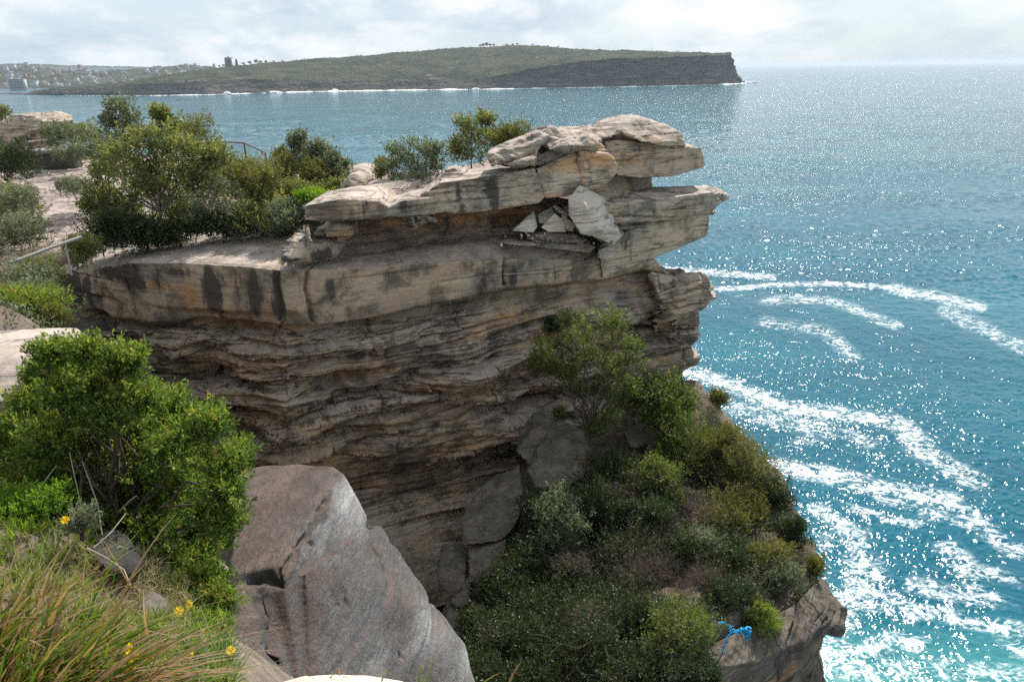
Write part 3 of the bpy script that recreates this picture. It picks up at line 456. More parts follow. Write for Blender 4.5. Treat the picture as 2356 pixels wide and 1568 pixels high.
# ------------------------------------------------------------------ ground sheets
def rbf_height(ctrl, X, Y):
    C = np.array(ctrl, float); D = np.hypot(C[:, None, 0]-C[None, :, 0], C[:, None, 1]-C[None, :, 1])
    n = len(C); A = np.zeros((n+3, n+3)); A[:n, :n] = D; A[:n, n] = 1; A[:n, n+1:] = C[:, :2]; A[n, :n] = 1; A[n+1:, :n] = C[:, :2].T
    s = np.linalg.solve(A+1e-9*np.eye(n+3), np.concatenate([C[:, 2], np.zeros(3)]))
    x = X.ravel(); y = Y.ravel(); z = s[n]+s[n+1]*x+s[n+2]*y
    for k in range(n): z += s[k]*np.hypot(x-C[k, 0], y-C[k, 1])
    return z.reshape(X.shape)
def poly_sd(poly, X, Y):
    """signed distance, positive outside"""
    p = np.array(poly, float); x = X.ravel(); y = Y.ravel(); d = np.full(x.shape, 1e9); ins = np.zeros(x.shape, bool)
    for a, b in zip(p, np.roll(p, -1, 0)):
        ab = b-a; t = np.clip(((x-a[0])*ab[0]+(y-a[1])*ab[1])/(ab@ab), 0, 1)
        d = np.minimum(d, np.hypot(x-a[0]-t*ab[0], y-a[1]-t*ab[1]))
        c = ((a[1] > y) != (b[1] > y)) & (x < (b[0]-a[0])*(y-a[1])/(b[1]-a[1]+1e-12)+a[0]); ins ^= c
    return np.where(ins, -d, d).reshape(X.shape)
def soil_mat(name, c1, c2, c3, scale=1.0):
    m = bpy.data.materials.new(name); m.use_nodes = True; nt = m.node_tree; b = nt.nodes['Principled BSDF']
    g = nt.nodes.new('ShaderNodeNewGeometry'); P = g.outputs['Position']
    a = noise_n(nt, P, 0.8*scale, 7, 0.65, .5); bb = noise_n(nt, P, 9*scale, 6, 0.7)
    col = mixc(nt, ramp(nt, a, [(.38, 0.), (.6, 1.)]), c1, c2); col = mixc(nt, ramp(nt, bb, [(.45, 0.), (.62, 1.)]), col, c3)
    L(nt, col, b.inputs['Base Color']); b.inputs['Roughness'].default_value = .95; b.inputs['Specular IOR Level'].default_value = .1
    bp = node(nt, 'ShaderNodeBump'); bp.inputs['Strength'].default_value = .7; bp.inputs['Distance'].default_value = .3; L(nt, bb, bp.inputs['Height']); L(nt, bp.outputs[0], b.inputs['Normal'])
    return m
M_SOIL = soil_mat('leaf_litter_soil', (.10, .075, .05), (.055, .05, .03), (.17, .13, .10))
M_PLAT = soil_mat('sandy_scrub_soil', (.24, .18, .14), (.12, .11, .06), (.32, .26, .22))
g_pts = [at(*t) for t in [(0,1568,2.6),(300,1568,3.0),(500,1568,3.6),(530,1500,4.0),(200,1450,3.7),(0,1350,3.6),(350,1420,4.2),(250,1330,4.7),(100,1240,4.6),(480,1420,5.4),(560,1480,6.2),(0,1190,4.9),(200,1270,5.0),(330,1335,5.0),(300,1420,6.3),(100,1330,6.5),(450,1450,6.6),(200,1380,7.5),
   (0,1100,9.5),(250,1130,10),(200,800,15),(120,800,16),(60,755,20),(0,690,25),(100,600,30),(-200,700,20),(-200,900,11),(-200,1300,4),
   (1040,1445,22.3),(1000,1430,24),(1150,1262,23.3),(1115,1360,21.8),(1045,1385,21.8),(1095,1262,24.0),(1100,1568,17),(1300,1568,15.5),(1500,1568,14.5),(1650,1540,15.2),(1300,1300,21),(1200,1400,19.5),(1500,1400,18),(1650,1430,17),(1500,1200,22.5),(1370,1095,26),(1250,1110,26),(1450,1000,28.5),(1560,920,31),(1590,880,32.2),(1680,980,29.5),(1640,1100,26.5),(1790,1090,26.6),(1750,1250,22.5),(1860,1290,22),(1890,1380,20.5),(1780,1400,19),(1850,1430,19.3),(1250,1060,28.2),(1400,960,30.6)]]
ctrl = [tuple(p) for p in g_pts] + [(0,-6,-1.9),(-3,-6,-1.8),(3,-6,-4),(0,-1,-1.75),(-1.5,1,-1.85),(-6,1,-2.0),(-12,3,-2.6),(1.2,0,-2.4),(1.0,2.5,-3.2),(.6,3.0,-3.2),(2.5,4,-9),(5,5,-13),(8,6,-15),(0,7.5,-8.0),(1,10,-11.5),(5,10,-13),(8,12,-14.5),(-.8,12,-11),(-2.5,14,-12.5),(-3.5,18,-17),(-1.8,20,-18.3),(-5,22,-20),(-7,20,-16),(-6,14,-11.5),(-4.5,9.5,-6.5),(-9.5,21,-14.5),(-12,25,-13.5),(-14.3,26.3,-11.3),(-7,24.5,-20),(-10,25,-16),(-3.2,25,-20.8),(-3.2,27,-20.8),(-5,27,-20.5),(-1.8,27.5,-19),(-9,16,-11),(-17,26,-8.3),(-20,10,-4.5),(-30,20,-6),(-30,35,-7),(-16,30,-6.6),(-2.6,4.2,-4.2),(-.6,4.3,-5)]
xs = np.arange(-34, 13.01, 0.2); ys = np.arange(-6, 36.01, 0.2); X, Yg = np.meshgrid(xs, ys)
Z = rbf_height(ctrl, X, Yg); PP = np.stack([X, Yg, Z], -1).reshape(-1, 3)
Z += (fbm(PP*np.array([.5, .5, 0])+.3, 5, 9)*.45*sstep(3, 9, np.hypot(PP[:, 0], PP[:, 1])) + .05*fbm(PP*np.array([2.5, 2.5, 0]), 3, 12)).reshape(X.shape)
e = [at(*t)[:2] for t in [(1590,872,32.5),(1690,960,30.2),(1785,1055,27.2),(1850,1200,24),(1880,1305,22.3),(1830,1395,20.2),(1740,1445,18.6),(1660,1485,17.2),(1590,1560,15.4)]]
landp = [tuple(p) for p in e]+[(2.6,12.5),(2.4,7),(2.4,-6),(-40,-8),(-40,38),(2,38)]
sdv = poly_sd(landp, X, Yg); edge_drop = sstep(0.0, 1.3, sdv+0.35*noise3(PP*.7, 31).reshape(X.shape)); Z = Z*(1-edge_drop)+(SEA-1.5)*edge_drop
keep = (sdv < 2.6)
fc = gridfaces(len(xs), len(ys)); kf = keep.ravel()[fc].all(1)
dg_ = Z.ravel()
gm_ = make_mesh('ground', np.stack([X.ravel(), Yg.ravel(), dg_], 1), fc[kf])
def slope_rock_mat():
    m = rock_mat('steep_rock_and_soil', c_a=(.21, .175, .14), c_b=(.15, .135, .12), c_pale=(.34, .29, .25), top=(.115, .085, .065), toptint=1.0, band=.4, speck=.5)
    return m
M_SLOPE = slope_rock_mat()
for an in ('dark', 'orange', 'pale'): gm_.attributes.new(an, 'FLOAT', 'POINT')
ground = link('ground', gm_, M_SLOPE); tag(ground, 'steep scrubby ground of the gully and near bank', 'ground', kind='structure')
def gz(x, y):
    i = int(np.clip((y+6)/.2, 0, len(ys)-1)); j = int(np.clip((x+34)/.2, 0, len(xs)-1)); return float(Z[i, j])

# plateau behind the face
pc = [tuple(at(*t)) for t in [(0,640,27),(100,610,31),(300,565,32),(450,545,32),(560,530,32),(700,505,31.5),(760,500,30.5),(200,500,42),(100,520,40),(150,450,47),(80,420,53),(200,385,60),(60,390,61),(-100,420,50),(-200,480,40),(300,430,47),(450,420,46),(600,420,44),(560,384,65),(620,380,65),(400,380,66),(720,420,40),(820,440,34.5),(900,428,34.5),(1000,405,35),(1100,388,35.5),(1200,384,35.5),(850,420,39),(950,415,38),(0,365,72),(150,365,70),(-200,380,70),(-400,400,70),(-400,600,32)]]
pc += [tuple(F3(px, 600, -2.8)+np.array([0, 0, 0])) for px in (60, 300, 500)] + [(F3(px, 600, -3)[0], F3(px, 600, -3.2)[1], -6.6) for px in (760, 900, 1050, 1200)] + [(F3(px, 480, -3.6)[0], YR(px)+3.8, -6.6) for px in (1350, 1450)] + [(4.5, 36.5, -5), (2, 38, -4.5), (-5, 44, -5.5), (-50, 60, -8), (-50, 40, -7), (-50, 80, -8), (-20, 78, -8.5)]
px_ = np.arange(-62, 9.01, .25); py_ = np.arange(24, 84.01, .25); X2, Y2 = np.meshgrid(px_, py_); Z2 = rbf_height(pc, X2, Y2)
PP2 = np.stack([X2, Y2, 0*X2], -1).reshape(-1, 3); Z2 += (fbm(PP2*.35, 4, 44)*.3+fbm(PP2*1.7, 3, 47)*.07).reshape(X2.shape)
Xf = np.array([F3(px, 600, -2.6)[:2] for px in (-60, 130, 300, 500, 690, 760, 900, 1050, 1200, 1350, 1470)])
pl = [tuple(p) for p in Xf]+[(5.2, 36.8), (3.5, 38.5), (-1.5, 40), (-6, 44), (-9, 52), (-13.5, 62), (-17, 71), (-30, 78), (-70, 86), (-70, 30)]
sd2 = poly_sd(pl, X2, Y2); drop2 = sstep(.2, 2.5, sd2+.4*noise3(PP2*.6, 3).reshape(X2.shape)); back = (Y2 > 36) | (X2 > 4)
Z2 = np.where(back, Z2*(1-drop2)+(SEA-1.5)*drop2, Z2-sstep(0, 1, sd2)*4)
f2 = gridfaces(len(px_), len(py_)); k2 = (sd2 < np.where(back, 3.0, 1.0)).ravel()[f2].all(1)
pm = make_mesh('plateau', np.stack([X2.ravel(), Y2.ravel(), Z2.ravel()], 1), f2[k2])
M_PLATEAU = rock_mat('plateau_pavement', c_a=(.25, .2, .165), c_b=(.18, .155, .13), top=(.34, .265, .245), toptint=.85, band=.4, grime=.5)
for an in ('dark', 'orange', 'pale'): pm.attributes.new(an, 'FLOAT', 'POINT')
plateau = link('terrain', pm, M_PLATEAU); tag(plateau, 'flat pinkish rock pavement of the headland top behind the cliff', 'terrain', kind='structure')
def gz2(x, y):
    i = int(np.clip((y-24)/.25, 0, len(py_)-1)); j = int(np.clip((x+62)/.25, 0, len(px_)-1)); return float(Z2[i, j])

# rocky drop under the vegetated slope (lower right)
def r2(pts, rg):
    pts = [tuple(at(*t)) for t in pts]; n = len(pts); return [(i/(n-1), *p, rg) for i, p in enumerate(pts)]
lr = [r2([(1560,1490,15.6),(1660,1470,16.6),(1740,1440,17.8),(1830,1390,19.4),(1885,1330,21),(1892,1330,22),(1880,1330,25)], .5),
      r2([(1560,1530,15.0),(1660,1510,16.0),(1740,1480,17.2),(1830,1440,18.6),(1900,1405,19.6),(1904,1400,21),(1890,1400,25)], .9),
      r2([(1560,1560,14.8),(1660,1535,15.7),(1740,1520,16.6),(1830,1480,18.0),(1905,1425,19.4),(1915,1438,20.5),(1900,1440,25)], .8),
      r2([(1560,1600,14.9),(1660,1560,15.8),(1740,1545,16.7),(1830,1500,18.2),(1888,1462,19.6),(1895,1460,21),(1880,1460,25)], .5),
      r2([(1560,1660,14.9),(1660,1610,15.8),(1740,1590,16.7),(1830,1550,18.1),(1868,1500,19.4),(1890,1500,20.5),(1880,1500,25)], .4),
      r2([(1560,1800,14.6),(1660,1740,15.4),(1740,1690,16.5),(1840,1640,18.0),(1880,1580,19.2),(1905,1568,20.4),(1890,1568,25)], .5),
      [(i/6, *(np.array(at(*t))*np.array([1.04, 1.04, 1])+np.array([0, 0, -33])), .6) for i, t in enumerate([(1560,1800,14.6),(1660,1740,15.4),(1740,1690,16.5),(1840,1640,18.0),(1880,1580,19.2),(1905,1568,20.4),(1890,1568,25)])]]
Gq = loft(lr, 420, [40, 30, 30, 40, 60, 80]); rq = Gq[..., 3].ravel(); Gq = blur(Gq[..., :3], 2); Nq = grid_normals(blur(Gq, 5)); Nq = -Nq if Nq[60, 100, 1] > 0 else Nq
Pq = Gq.reshape(-1, 3); Pq = Pq+Nq.reshape(-1, 3)*(strata(Pq, rq*.85, 71)+.05*fbm(Pq*1.3, 4, 73))[:, None]
me = make_mesh('cliff_edge', Pq, gridfaces(420, Gq.shape[0]), True, {'dark': paint(Pq, [(at(1890,1420,19.5), (.6,1.5,.35), .8), (at(1800,1520,17.5), (1.5,1,.3), .5)]), 'orange': paint(Pq, [(at(1800,1560,17.3), (1.4,1,.25), .4)]), 'pale': paint(Pq, [(at(1720,1530,16.5), (1,1,.3), .4)])})
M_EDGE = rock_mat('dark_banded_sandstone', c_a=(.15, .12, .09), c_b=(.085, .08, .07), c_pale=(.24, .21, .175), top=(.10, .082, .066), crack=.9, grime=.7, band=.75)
tag(link('cliff', me, M_EDGE), 'banded rock face under the scrubby slope at the lower right', 'cliff', kind='structure')

# ------------------------------------------------------------------ sea
def sea_mat():
    m = bpy.data.materials.new('sea_water'); m.use_nodes = True; nt = m.node_tree; b = nt.nodes['Principled BSDF']
    g = nt.nodes.new('ShaderNodeNewGeometry'); P = g.outputs['Position']
    patch = noise_n(nt, scaled(nt, P, (.012, .02, 0)), 1, 5, .6, .4)
    deep = mixc(nt, ramp(nt, patch, [(.35, 0.), (.65, 1.)]), (.002, .076, .120), (.004, .114, .160))
    col = mixc(nt, attr_n(nt, 'shallow'), deep, (.05, .22, .23))
    fo = attr_n(nt, 'foam')
    fn = noise_n(nt, scaled(nt, P, (.55, .75, 0)), 1, 9, .66, 1.2); fn2 = noise_n(nt, scaled(nt, P, (2.2, 3.0, 0)), 1, 6, .7, .6)
    fmix = math_n(nt, 'ADD', math_n(nt, 'MULTIPLY', fn, .65), math_n(nt, 'MULTIPLY', fn2, .35))
    fmix = math_n(nt, 'ADD', math_n(nt, 'MULTIPLY', math_n(nt, 'SUBTRACT', fmix, .5), 2.3), .5); fs = math_n(nt, 'ADD', math_n(nt, 'MULTIPLY', fo, .37), fmix); fm = math_n(nt, 'MULTIPLY', ramp(nt, fs, [(.76, 0.), (.90, .5), (1.02, .95)]), ramp(nt, fo, [(.03, 0.), (.12, 1.)]))
    lace = noise_n(nt, scaled(nt, P, (.16, .22, 0), (3, 3, 0)), 1, 4, .6, 1.6); lace2 = noise_n(nt, scaled(nt, P, (.5, .7, 0), (1, 8, 0)), 1, 4, .6, 1.2)
    lm = math_n(nt, 'MAXIMUM', ramp(nt, math_n(nt, 'ABSOLUTE', math_n(nt, 'SUBTRACT', lace, .5)), [(0., 1.), (.05, 0.)]), ramp(nt, math_n(nt, 'ABSOLUTE', math_n(nt, 'SUBTRACT', lace2, .5)), [(0., .8), (.035, 0.)]))
    lm = math_n(nt, 'MULTIPLY', math_n(nt, 'MULTIPLY', lm, ramp(nt, fo, [(.10, 0.), (.4, .75)])), ramp(nt, fmix, [(.3, 0.), (.55, 1.)]))
    fm = math_n(nt, 'MAXIMUM', fm, lm)
    col = mixc(nt, fm, col, (.70, .75, .77)); L(nt, col, b.inputs['Base Color'])
    b.inputs['IOR'].default_value = 1.333; b.inputs['Specular IOR Level'].default_value = .42
    L(nt, math_n(nt, 'ADD', math_n(nt, 'MULTIPLY', fm, .7), .085, True), b.inputs['Roughness'])
    n1 = noise_n(nt, scaled(nt, P, (.13, .22, 0), rot=(0, 0, .35)), 1, 6, .56, .4)
    n2 = noise_n(nt, scaled(nt, P, (1.1, 1.7, 0), rot=(0, 0, -.3)), 1, 2, .5, .3)
    gust = ramp(nt, noise_n(nt, scaled(nt, P, (.008, .03, 0), rot=(0, 0, .2)), 1, 7, .68, .5), [(.34, .35), (.48, .75), (.62, 1.25)])
    h = math_n(nt, 'ADD', math_n(nt, 'MULTIPLY', n1, 1.7), math_n(nt, 'MULTIPLY', n2, .25))
    bp = node(nt, 'ShaderNodeBump'); bp.inputs['Distance'].default_value = 1.0; L(nt, math_n(nt, 'MULTIPLY', math_n(nt, 'MULTIPLY', gust, attr_n(nt, 'chop')), 1.3), bp.inputs['Strength']); L(nt, h, bp.inputs['Height']); L(nt, bp.outputs[0], b.inputs['Normal'])
    return m
az = np.radians(np.concatenate([np.arange(-80, -42, 2.), np.arange(-42, -9, .12), np.arange(-9, 36, .05), np.arange(36, 80.1, 2.)]))
rr = [40.]
while rr[-1] < 3000: rr.append(rr[-1]+max(.28, rr[-1]**2/70000.))
while rr[-1] < 45000: rr.append(rr[-1]*1.05)
rr = np.array(rr); A, RR = np.meshgrid(az, rr); SX = np.sin(A)*RR; SY = np.cos(A)*RR; cell = np.maximum(.28, RR**2/70000.)
SZ = np.full(SX.size, SEA, np.float32); fx_, fy_, fc_ = SX.ravel(), SY.ravel(), cell.ravel()
for k in range(8):                       # wind chop to swell, crests lying across the wind
    lam = .9*2.0**k; w_ = sstep(1.3, 2.6, lam/fc_)*(RR.ravel() < 6000); idx = np.where(w_ > .01)[0]; th = .12+.25*math.sin(k*2.3)
    ux = fx_[idx]*math.cos(th)+fy_[idx]*math.sin(th); uy = -fx_[idx]*math.sin(th)+fy_[idx]*math.cos(th)
    gst = .55+.9*np.clip(.5+1.4*noise3(np.stack([fx_[idx]*.006, fy_[idx]*.02, 0*ux+k], 1), 300+k), 0, 1)
    w_[idx] *= .16+.84*np.exp(-(np.log2(lam/fc_[idx]/2.4)/1.15)**2)
    SZ[idx] += w_[idx]*min(lam*.20, .9)*np.interp(fx_[idx]**2+fy_[idx]**2, [250.**2, 1400.**2, 2600.**2], [1, .45, .15])*gst*noise3(np.stack([ux/(lam*(.62 if k < 3 else .42)), uy/(lam*.55), 0*ux+k*3.7], 1), 320+k)*.62
SZ = SZ.reshape(SX.shape)
sp_ = np.stack([SX.ravel(), SY.ravel(), SZ.ravel()], 1); pxs, pys = project(sp_)
foam = np.zeros(len(sp_)); near = RR.ravel() < 900
streaks = [([(1500,616),(1600,624),(1680,630),(1775,637)], 9, 1.0), ([(1640,665),(1700,663),(1780,655),(1900,652),(2020,658),(2090,672)], 7, .95), ([(2060,664),(2100,674),(2160,683),(2250,706)], 15, 1.0), ([(2180,715),(2270,760),(2356,800)], 22, .55), ([(1760,692),(1800,688),(1900,690),(1960,708),(2060,748)], 14, .62), ([(1760,740),(1900,760),(1960,820)], 22, .35),
  ([(1580,856),(1680,885),(1780,925),(1860,945),(1960,955),(2040,965),(2085,985),(2110,1030)], 20, 1.05), ([(2095,1000),(2120,1035),(2180,1070),(2245,1108)], 24, .75), ([(1690,930),(1780,965),(1900,985)], 30, .5), ([(1840,1020),(1930,990),(2000,1020)], 20, .4),
  ([(1780,1070),(1900,1090),(1990,1110),(2100,1135),(2180,1150)], 24, .95), ([(2170,1148),(2240,1190),(2290,1235),(2356,1280)], 20, .85), ([(1990,1115),(2040,1150),(2090,1165),(2110,1140)], 14, .7), ([(2140,1180),(2210,1190),(2260,1210)], 20, .75), ([(1880,1170),(1930,1205),(1970,1240),(1985,1290)], 18, .85), ([(1950,1165),(2010,1185),(2110,1205)], 12, .75), ([(1985,1290),(2000,1330),(1960,1390),(1910,1440),(1900,1500)], 34, .75),
  ([(1910,1380),(1980,1380),(2040,1385),(2090,1410)], 30, .7), ([(2075,1405),(2160,1408),(2240,1430),(2300,1440),(2360,1450)], 20, .95), ([(2300,1440),(2330,1480),(2360,1500)], 20, .7), ([(1920,1490),(1990,1500),(2050,1470),(2100,1478)], 26, .85), ([(2180,1260),(2230,1310),(2250,1345)], 26, .6), ([(2110,1345),(2200,1370),(2280,1380)], 28, .5), ([(2260,1310),(2320,1330),(2360,1340)], 20, .45), ([(1880,1520),(2000,1545),(2120,1540),(2280,1550),(2360,1560)], 40, .45), ([(1900,1240),(1960,1230)], 40, .4)]
for pts, wd, st in streaks:
    pts = np.array(pts, float)
    best = np.full(near.sum(), 1e9); x = pxs[near]; y = pys[near]
    for a, b_ in zip(pts[:-1], pts[1:]):
        ab = (b_-a)*np.array([1, 1.7]); t = np.clip(((x-a[0])*ab[0]+(y-a[1])*1.7*ab[1])/(ab@ab), 0, 1); best = np.minimum(best, np.hypot(x-a[0]-t*ab[0], (y-a[1])*1.7-t*ab[1]))
    foam[near] = np.maximum(foam[near], st*np.exp(-(best/(wd*1.2))**2))
foam[near] = np.maximum(foam[near], .15*sstep(1000, 1350, pys[near])*sstep(2500, 1900, pxs[near])*np.clip(.6+1.6*noise3(sp_[near]*.06, 4), 0, 1))
shallow = (sstep(1380, 1560, pys)*.75+.25*np.exp(-((pxs-1890)/70)**2)*sstep(1250, 1400, pys))*(RR.ravel() < 200)
sme = make_mesh('sea', sp_, gridfaces(len(az), len(rr)), True, {'foam': foam, 'shallow': np.clip(shallow, 0, 1), 'chop': .22+.78*sstep(110, 700, RR.ravel())})
tag(link('sea', sme, sea_mat()), 'glittering blue sea with drifting foam', 'sea', kind='structure')

# ------------------------------------------------------------------ far headland
def poly3(pts, z=None, dY=None, like=None):
    out = []
    for i, t in enumerate(pts):
        out.append(atz(t[0], t[1], SEA) if like is None else at(t[0], t[1], np.interp(t[0], like[0], like[1])+t[2]))
    return np.array(out)
wl = [(-150,214),(-60,216),(60,217),(130,219),(210,220),(350,220),(480,218),(600,214),(720,211),(900,208),(1080,206),(1200,204),(1400,201),(1560,197.5),(1650,195),(1690,193.5),(1722,190.5)]
WL = poly3(wl); WY = (np.array([t[0] for t in wl], float), WL[:, 1])
def hr(pts, rg):
    p0, p1 = pts[0][0], pts[-1][0]; return [((t[0]-p0)/(p1-p0), *at(t[0], t[1], np.interp(t[0], *WY)+t[2]), rg) for t in pts]
def lo(r, dz): r[:, 3] = dz; return r
h0 = np.array(hr([(t[0], t[1], 0) for t in wl], .2)); h0[:, 3] -= 3
hl = [h0,
 np.array(hr([(60,214.5,4),(130,216,4),(210,217,4),(350,217,4),(480,215,4),(600,211,4),(720,208,4),(900,205,4),(1080,203,4),(1200,200,4),(1400,196,4),(1560,193,4),(1650,188,6),(1690,187,6),(1716,189,6)], .5)),
 np.array(hr([(64,213,14),(130,212,12),(210,213,12),(350,211,14),(480,208,14),(600,205,14),(720,202,14),(900,200,14),(1080,198,14),(1200,192,14),(1400,185,14),(1560,181,14),(1650,179,16),(1680,179,16),(1702,184,12)], 1)),
 np.array(hr([(70,212,30),(130,206.5,30),(210,207,30),(300,196,32),(350,193,32),(450,186,34),(560,181,36),(680,186,36),(800,189,36),(900,185,36),(1000,183,36),(1070,193,40),(1100,181,34),(1200,163,30),(1300,146,26),(1400,137,24),(1500,133.5,22),(1600,129.5,22),(1660,126.5,24),(1684,126.5,34)], 1)),
 np.array(hr([(72,211.5,60),(130,205,60),(210,204,70),(300,192,80),(380,185,100),(500,172,120),(600,168,120),(700,168,120),(850,168,120),(1000,164,120),(1100,164,110),(1200,150,90),(1300,136,80),(1400,131,70),(1500,128.5,60),(1600,126,50),(1660,124,44),(1683,124,50)], .9)),
 np.array(hr([(74,211,90),(120,203.5,100),(210,198,200),(300,186,300),(380,173,350),(500,156,380),(600,146.5,400),(700,136.5,420),(850,126.5,430),(1000,113.5,430),(1100,108.5,420),(1200,103.5,400),(1260,107,380),(1340,113.5,330),(1450,116.5,260),(1560,119,180),(1640,121.5,120),(1682,122.5,80)], .9))]
b_ = hl[-1].copy(); b_[:, 2] += 500; b_[:, 3] -= 35; b2 = b_.copy(); b2[:, 2] += 700; b2[:, 3] = SEA-3; hl += [b_, b2]
Gh = loft(hl, 1300, [6, 10, 34, 22, 44, 12, 6]); rh = Gh[..., 3].ravel(); Gh = blur(Gh[..., :3], 1); Nh = grid_normals(blur(Gh, 3)); Nh = -Nh if Nh[30, 600, 1] > 0 else Nh
Ph = Gh.reshape(-1, 3); steep = 1-sstep(.25, .7, Nh.reshape(-1, 3)[:, 2])
dh = rh*(steep*(12*fbm(Ph*np.array([.010, .010, .02]), 5, 91)+4*fbm(Ph*np.array([.03, .03, .16]), 4, 95)) + (1-steep)*(3.0*fbm(Ph*.012, 4, 99)))
scr = (1-steep*.7)*(3.2*np.abs(fbm(Ph*.07, 4, 105)))*sstep(-48, -40, Ph[:, 2]); Ph = Ph+Nh.reshape(-1, 3)*dh[:, None]; Ph[:, 2] += scr
def headland_mat():
    m = bpy.data.materials.new('headland_scrub_and_cliff'); m.use_nodes = True; nt = m.node_tree; b = nt.nodes['Principled BSDF']
    P = nt.nodes.new('ShaderNodeNewGeometry').outputs['Position']
    n1 = noise_n(nt, P, .012, 6, .6, .3); n2 = noise_n(nt, P, .07, 6, .7)
    green = mixc(nt, ramp(nt, n1, [(.42, 0.), (.56, 1.)]), (.024, .032, .018), (.058, .064, .034)); green = mixc(nt, ramp(nt, n2, [(.4, 0.), (.6, 1.)]), mixc(nt, 1., green, (.55, .55, .5), 'MULTIPLY'), green)
    n3 = noise_n(nt, scaled(nt, P, (.02, .02, .25)), 1, 6, .65, .4); sand = noise_n(nt, scaled(nt, P, (.03, .02, .1), (4, 4, 4)), 1, 5, .7)
    green = mixc(nt, ramp(nt, sand, [(.64, 0.), (.70, .8)]), green, (.22, .2, .16))
    cl = ramp(nt, n3, [(.3, (.022, .021, .02)), (.5, (.06, .056, .052)), (.66, (.16, .14, .12))])
    cs = noise_n(nt, scaled(nt, P, (.035, .035, .008)), 1, 5, .6); cl = mixc(nt, ramp(nt, cs, [(.45, 0.), (.65, .6)]), cl, (.05, .05, .048))
    col = mixc(nt, attr_n(nt, 'steep'), green, cl); L(nt, col, b.inputs['Base Color']); b.inputs['Roughness'].default_value = .95; b.inputs['Specular IOR Level'].default_value = .1
    bp = node(nt, 'ShaderNodeBump'); bp.inputs['Strength'].default_value = .8; bp.inputs['Distance'].default_value = 6; L(nt, n2, bp.inputs['Height']); L(nt, bp.outputs[0], b.inputs['Normal'])
    return m
ridx = np.repeat(np.arange(Gh.shape[0]), 1300); low_ = 1-sstep(44, 58, ridx+14*fbm(Ph*.012, 4, 108)); st_ = np.clip(np.maximum(steep*.9, low_*.8)+.3*fbm(Ph*.05, 3, 110), 0, 1)
hme = make_mesh('headland', Ph, gridfaces(1300, Gh.shape[0]), True, {'steep': sstep(.3, .7, st_)})
M_HEAD = headland_mat(); tag(link('headland', hme, M_HEAD), 'long scrub covered headland ending in a sheer dark cliff across the water', 'headland', kind='structure')

def simple_mat(name, col, rough=.8, spec=.3, var=0.0, scale=3.0):
    m = bpy.data.materials.new(name); m.use_nodes = True; nt = m.node_tree; b = nt.nodes['Principled BSDF']
    P = nt.nodes.new('ShaderNodeNewGeometry').outputs['Position']
    n = noise_n(nt, P, scale, 5, .65); c = mixc(nt, 1., (*col, 1), ramp(nt, n, [(.3, 1-var*.6), (.7, 1+var*.6)]), 'MULTIPLY')
    L(nt, c, b.inputs['Base Color']); b.inputs['Roughness'].default_value = rough; b.inputs['Specular IOR Level'].default_value = spec; return m
# surf along the foot of the headland: lumpy white water
rsf = np.random.default_rng(8); u = np.linspace(0, 1, 1500); wx = np.interp(u, np.linspace(0, 1, len(WL)), WL[:, 0]); pxw = np.linspace(150, 1740, 1500)
base = np.stack([np.interp(pxw, WY[0], WL[:, 0]), np.interp(pxw, WY[0], WL[:, 1])], 1)
act = np.interp(pxw, [150,300,430,560,600,700,800,1000,1250,1500,1640,1722,1745], [.05,.1,.5,.45,.7,.9,1,.75,.8,.8,1,1.2,.7])
nz = fbm(np.stack([base[:, 0]*.02, base[:, 1]*.02, 0*base[:, 0]], 1), 4, 120); hgt = np.maximum(act*(1.6+5*nz), .0)*.55; wid = act*(9+22*np.abs(nz))+1
prof = [(-1.0, -.3), (-.7, .25), (-.3, .55), (.1, 1.0), (.4, .5), (.8, -.3)]
GS = np.array([np.stack([base[:, 0], base[:, 1]-2+a*wid, SEA+.25+np.maximum(c, -1)*hgt], 1) for a, c in prof]); GS += .3*rsf.normal(size=GS.shape)*np.array([1, 3, .8])
M_FOAM = simple_mat('white_water', (.82, .85, .87), 1., .1, .1)
tag(link('surf', make_mesh('surf', GS.reshape(-1, 3), gridfaces(1500, len(prof)), True), M_FOAM), 'white surf along the foot of the far headland', 'surf', kind='stuff')
for k, (px, py, hs) in enumerate(((522,217,7),(628,214,6),(640,214,5),(770,210,7),(1095,206,5),(1720,191,5),(1735,190,5))):
    c = atz(px, py, SEA); u_, v_ = np.meshgrid(np.linspace(0, 2*math.pi, 21), np.linspace(0, 1, 9)); V = np.stack([c[0]+10*np.cos(u_)*np.sqrt(1-v_**2*.95)*(1+.0*v_), c[1]+8*np.sin(u_)*np.sqrt(1-v_**2*.95), SEA+hs*.8*v_], -1).reshape(-1, 3)
    V += 2.2*np.stack([noise3(V*.15, 130+k), noise3(V*.15, 140+k), noise3(V*.15, 150+k)], 1)
    tag(link('splash', make_mesh('splash', V, gridfaces(21, 9)), M_FOAM), 'burst of white spray thrown up at the foot of the far headland', 'splash', 'bursts of spray along the far headland')

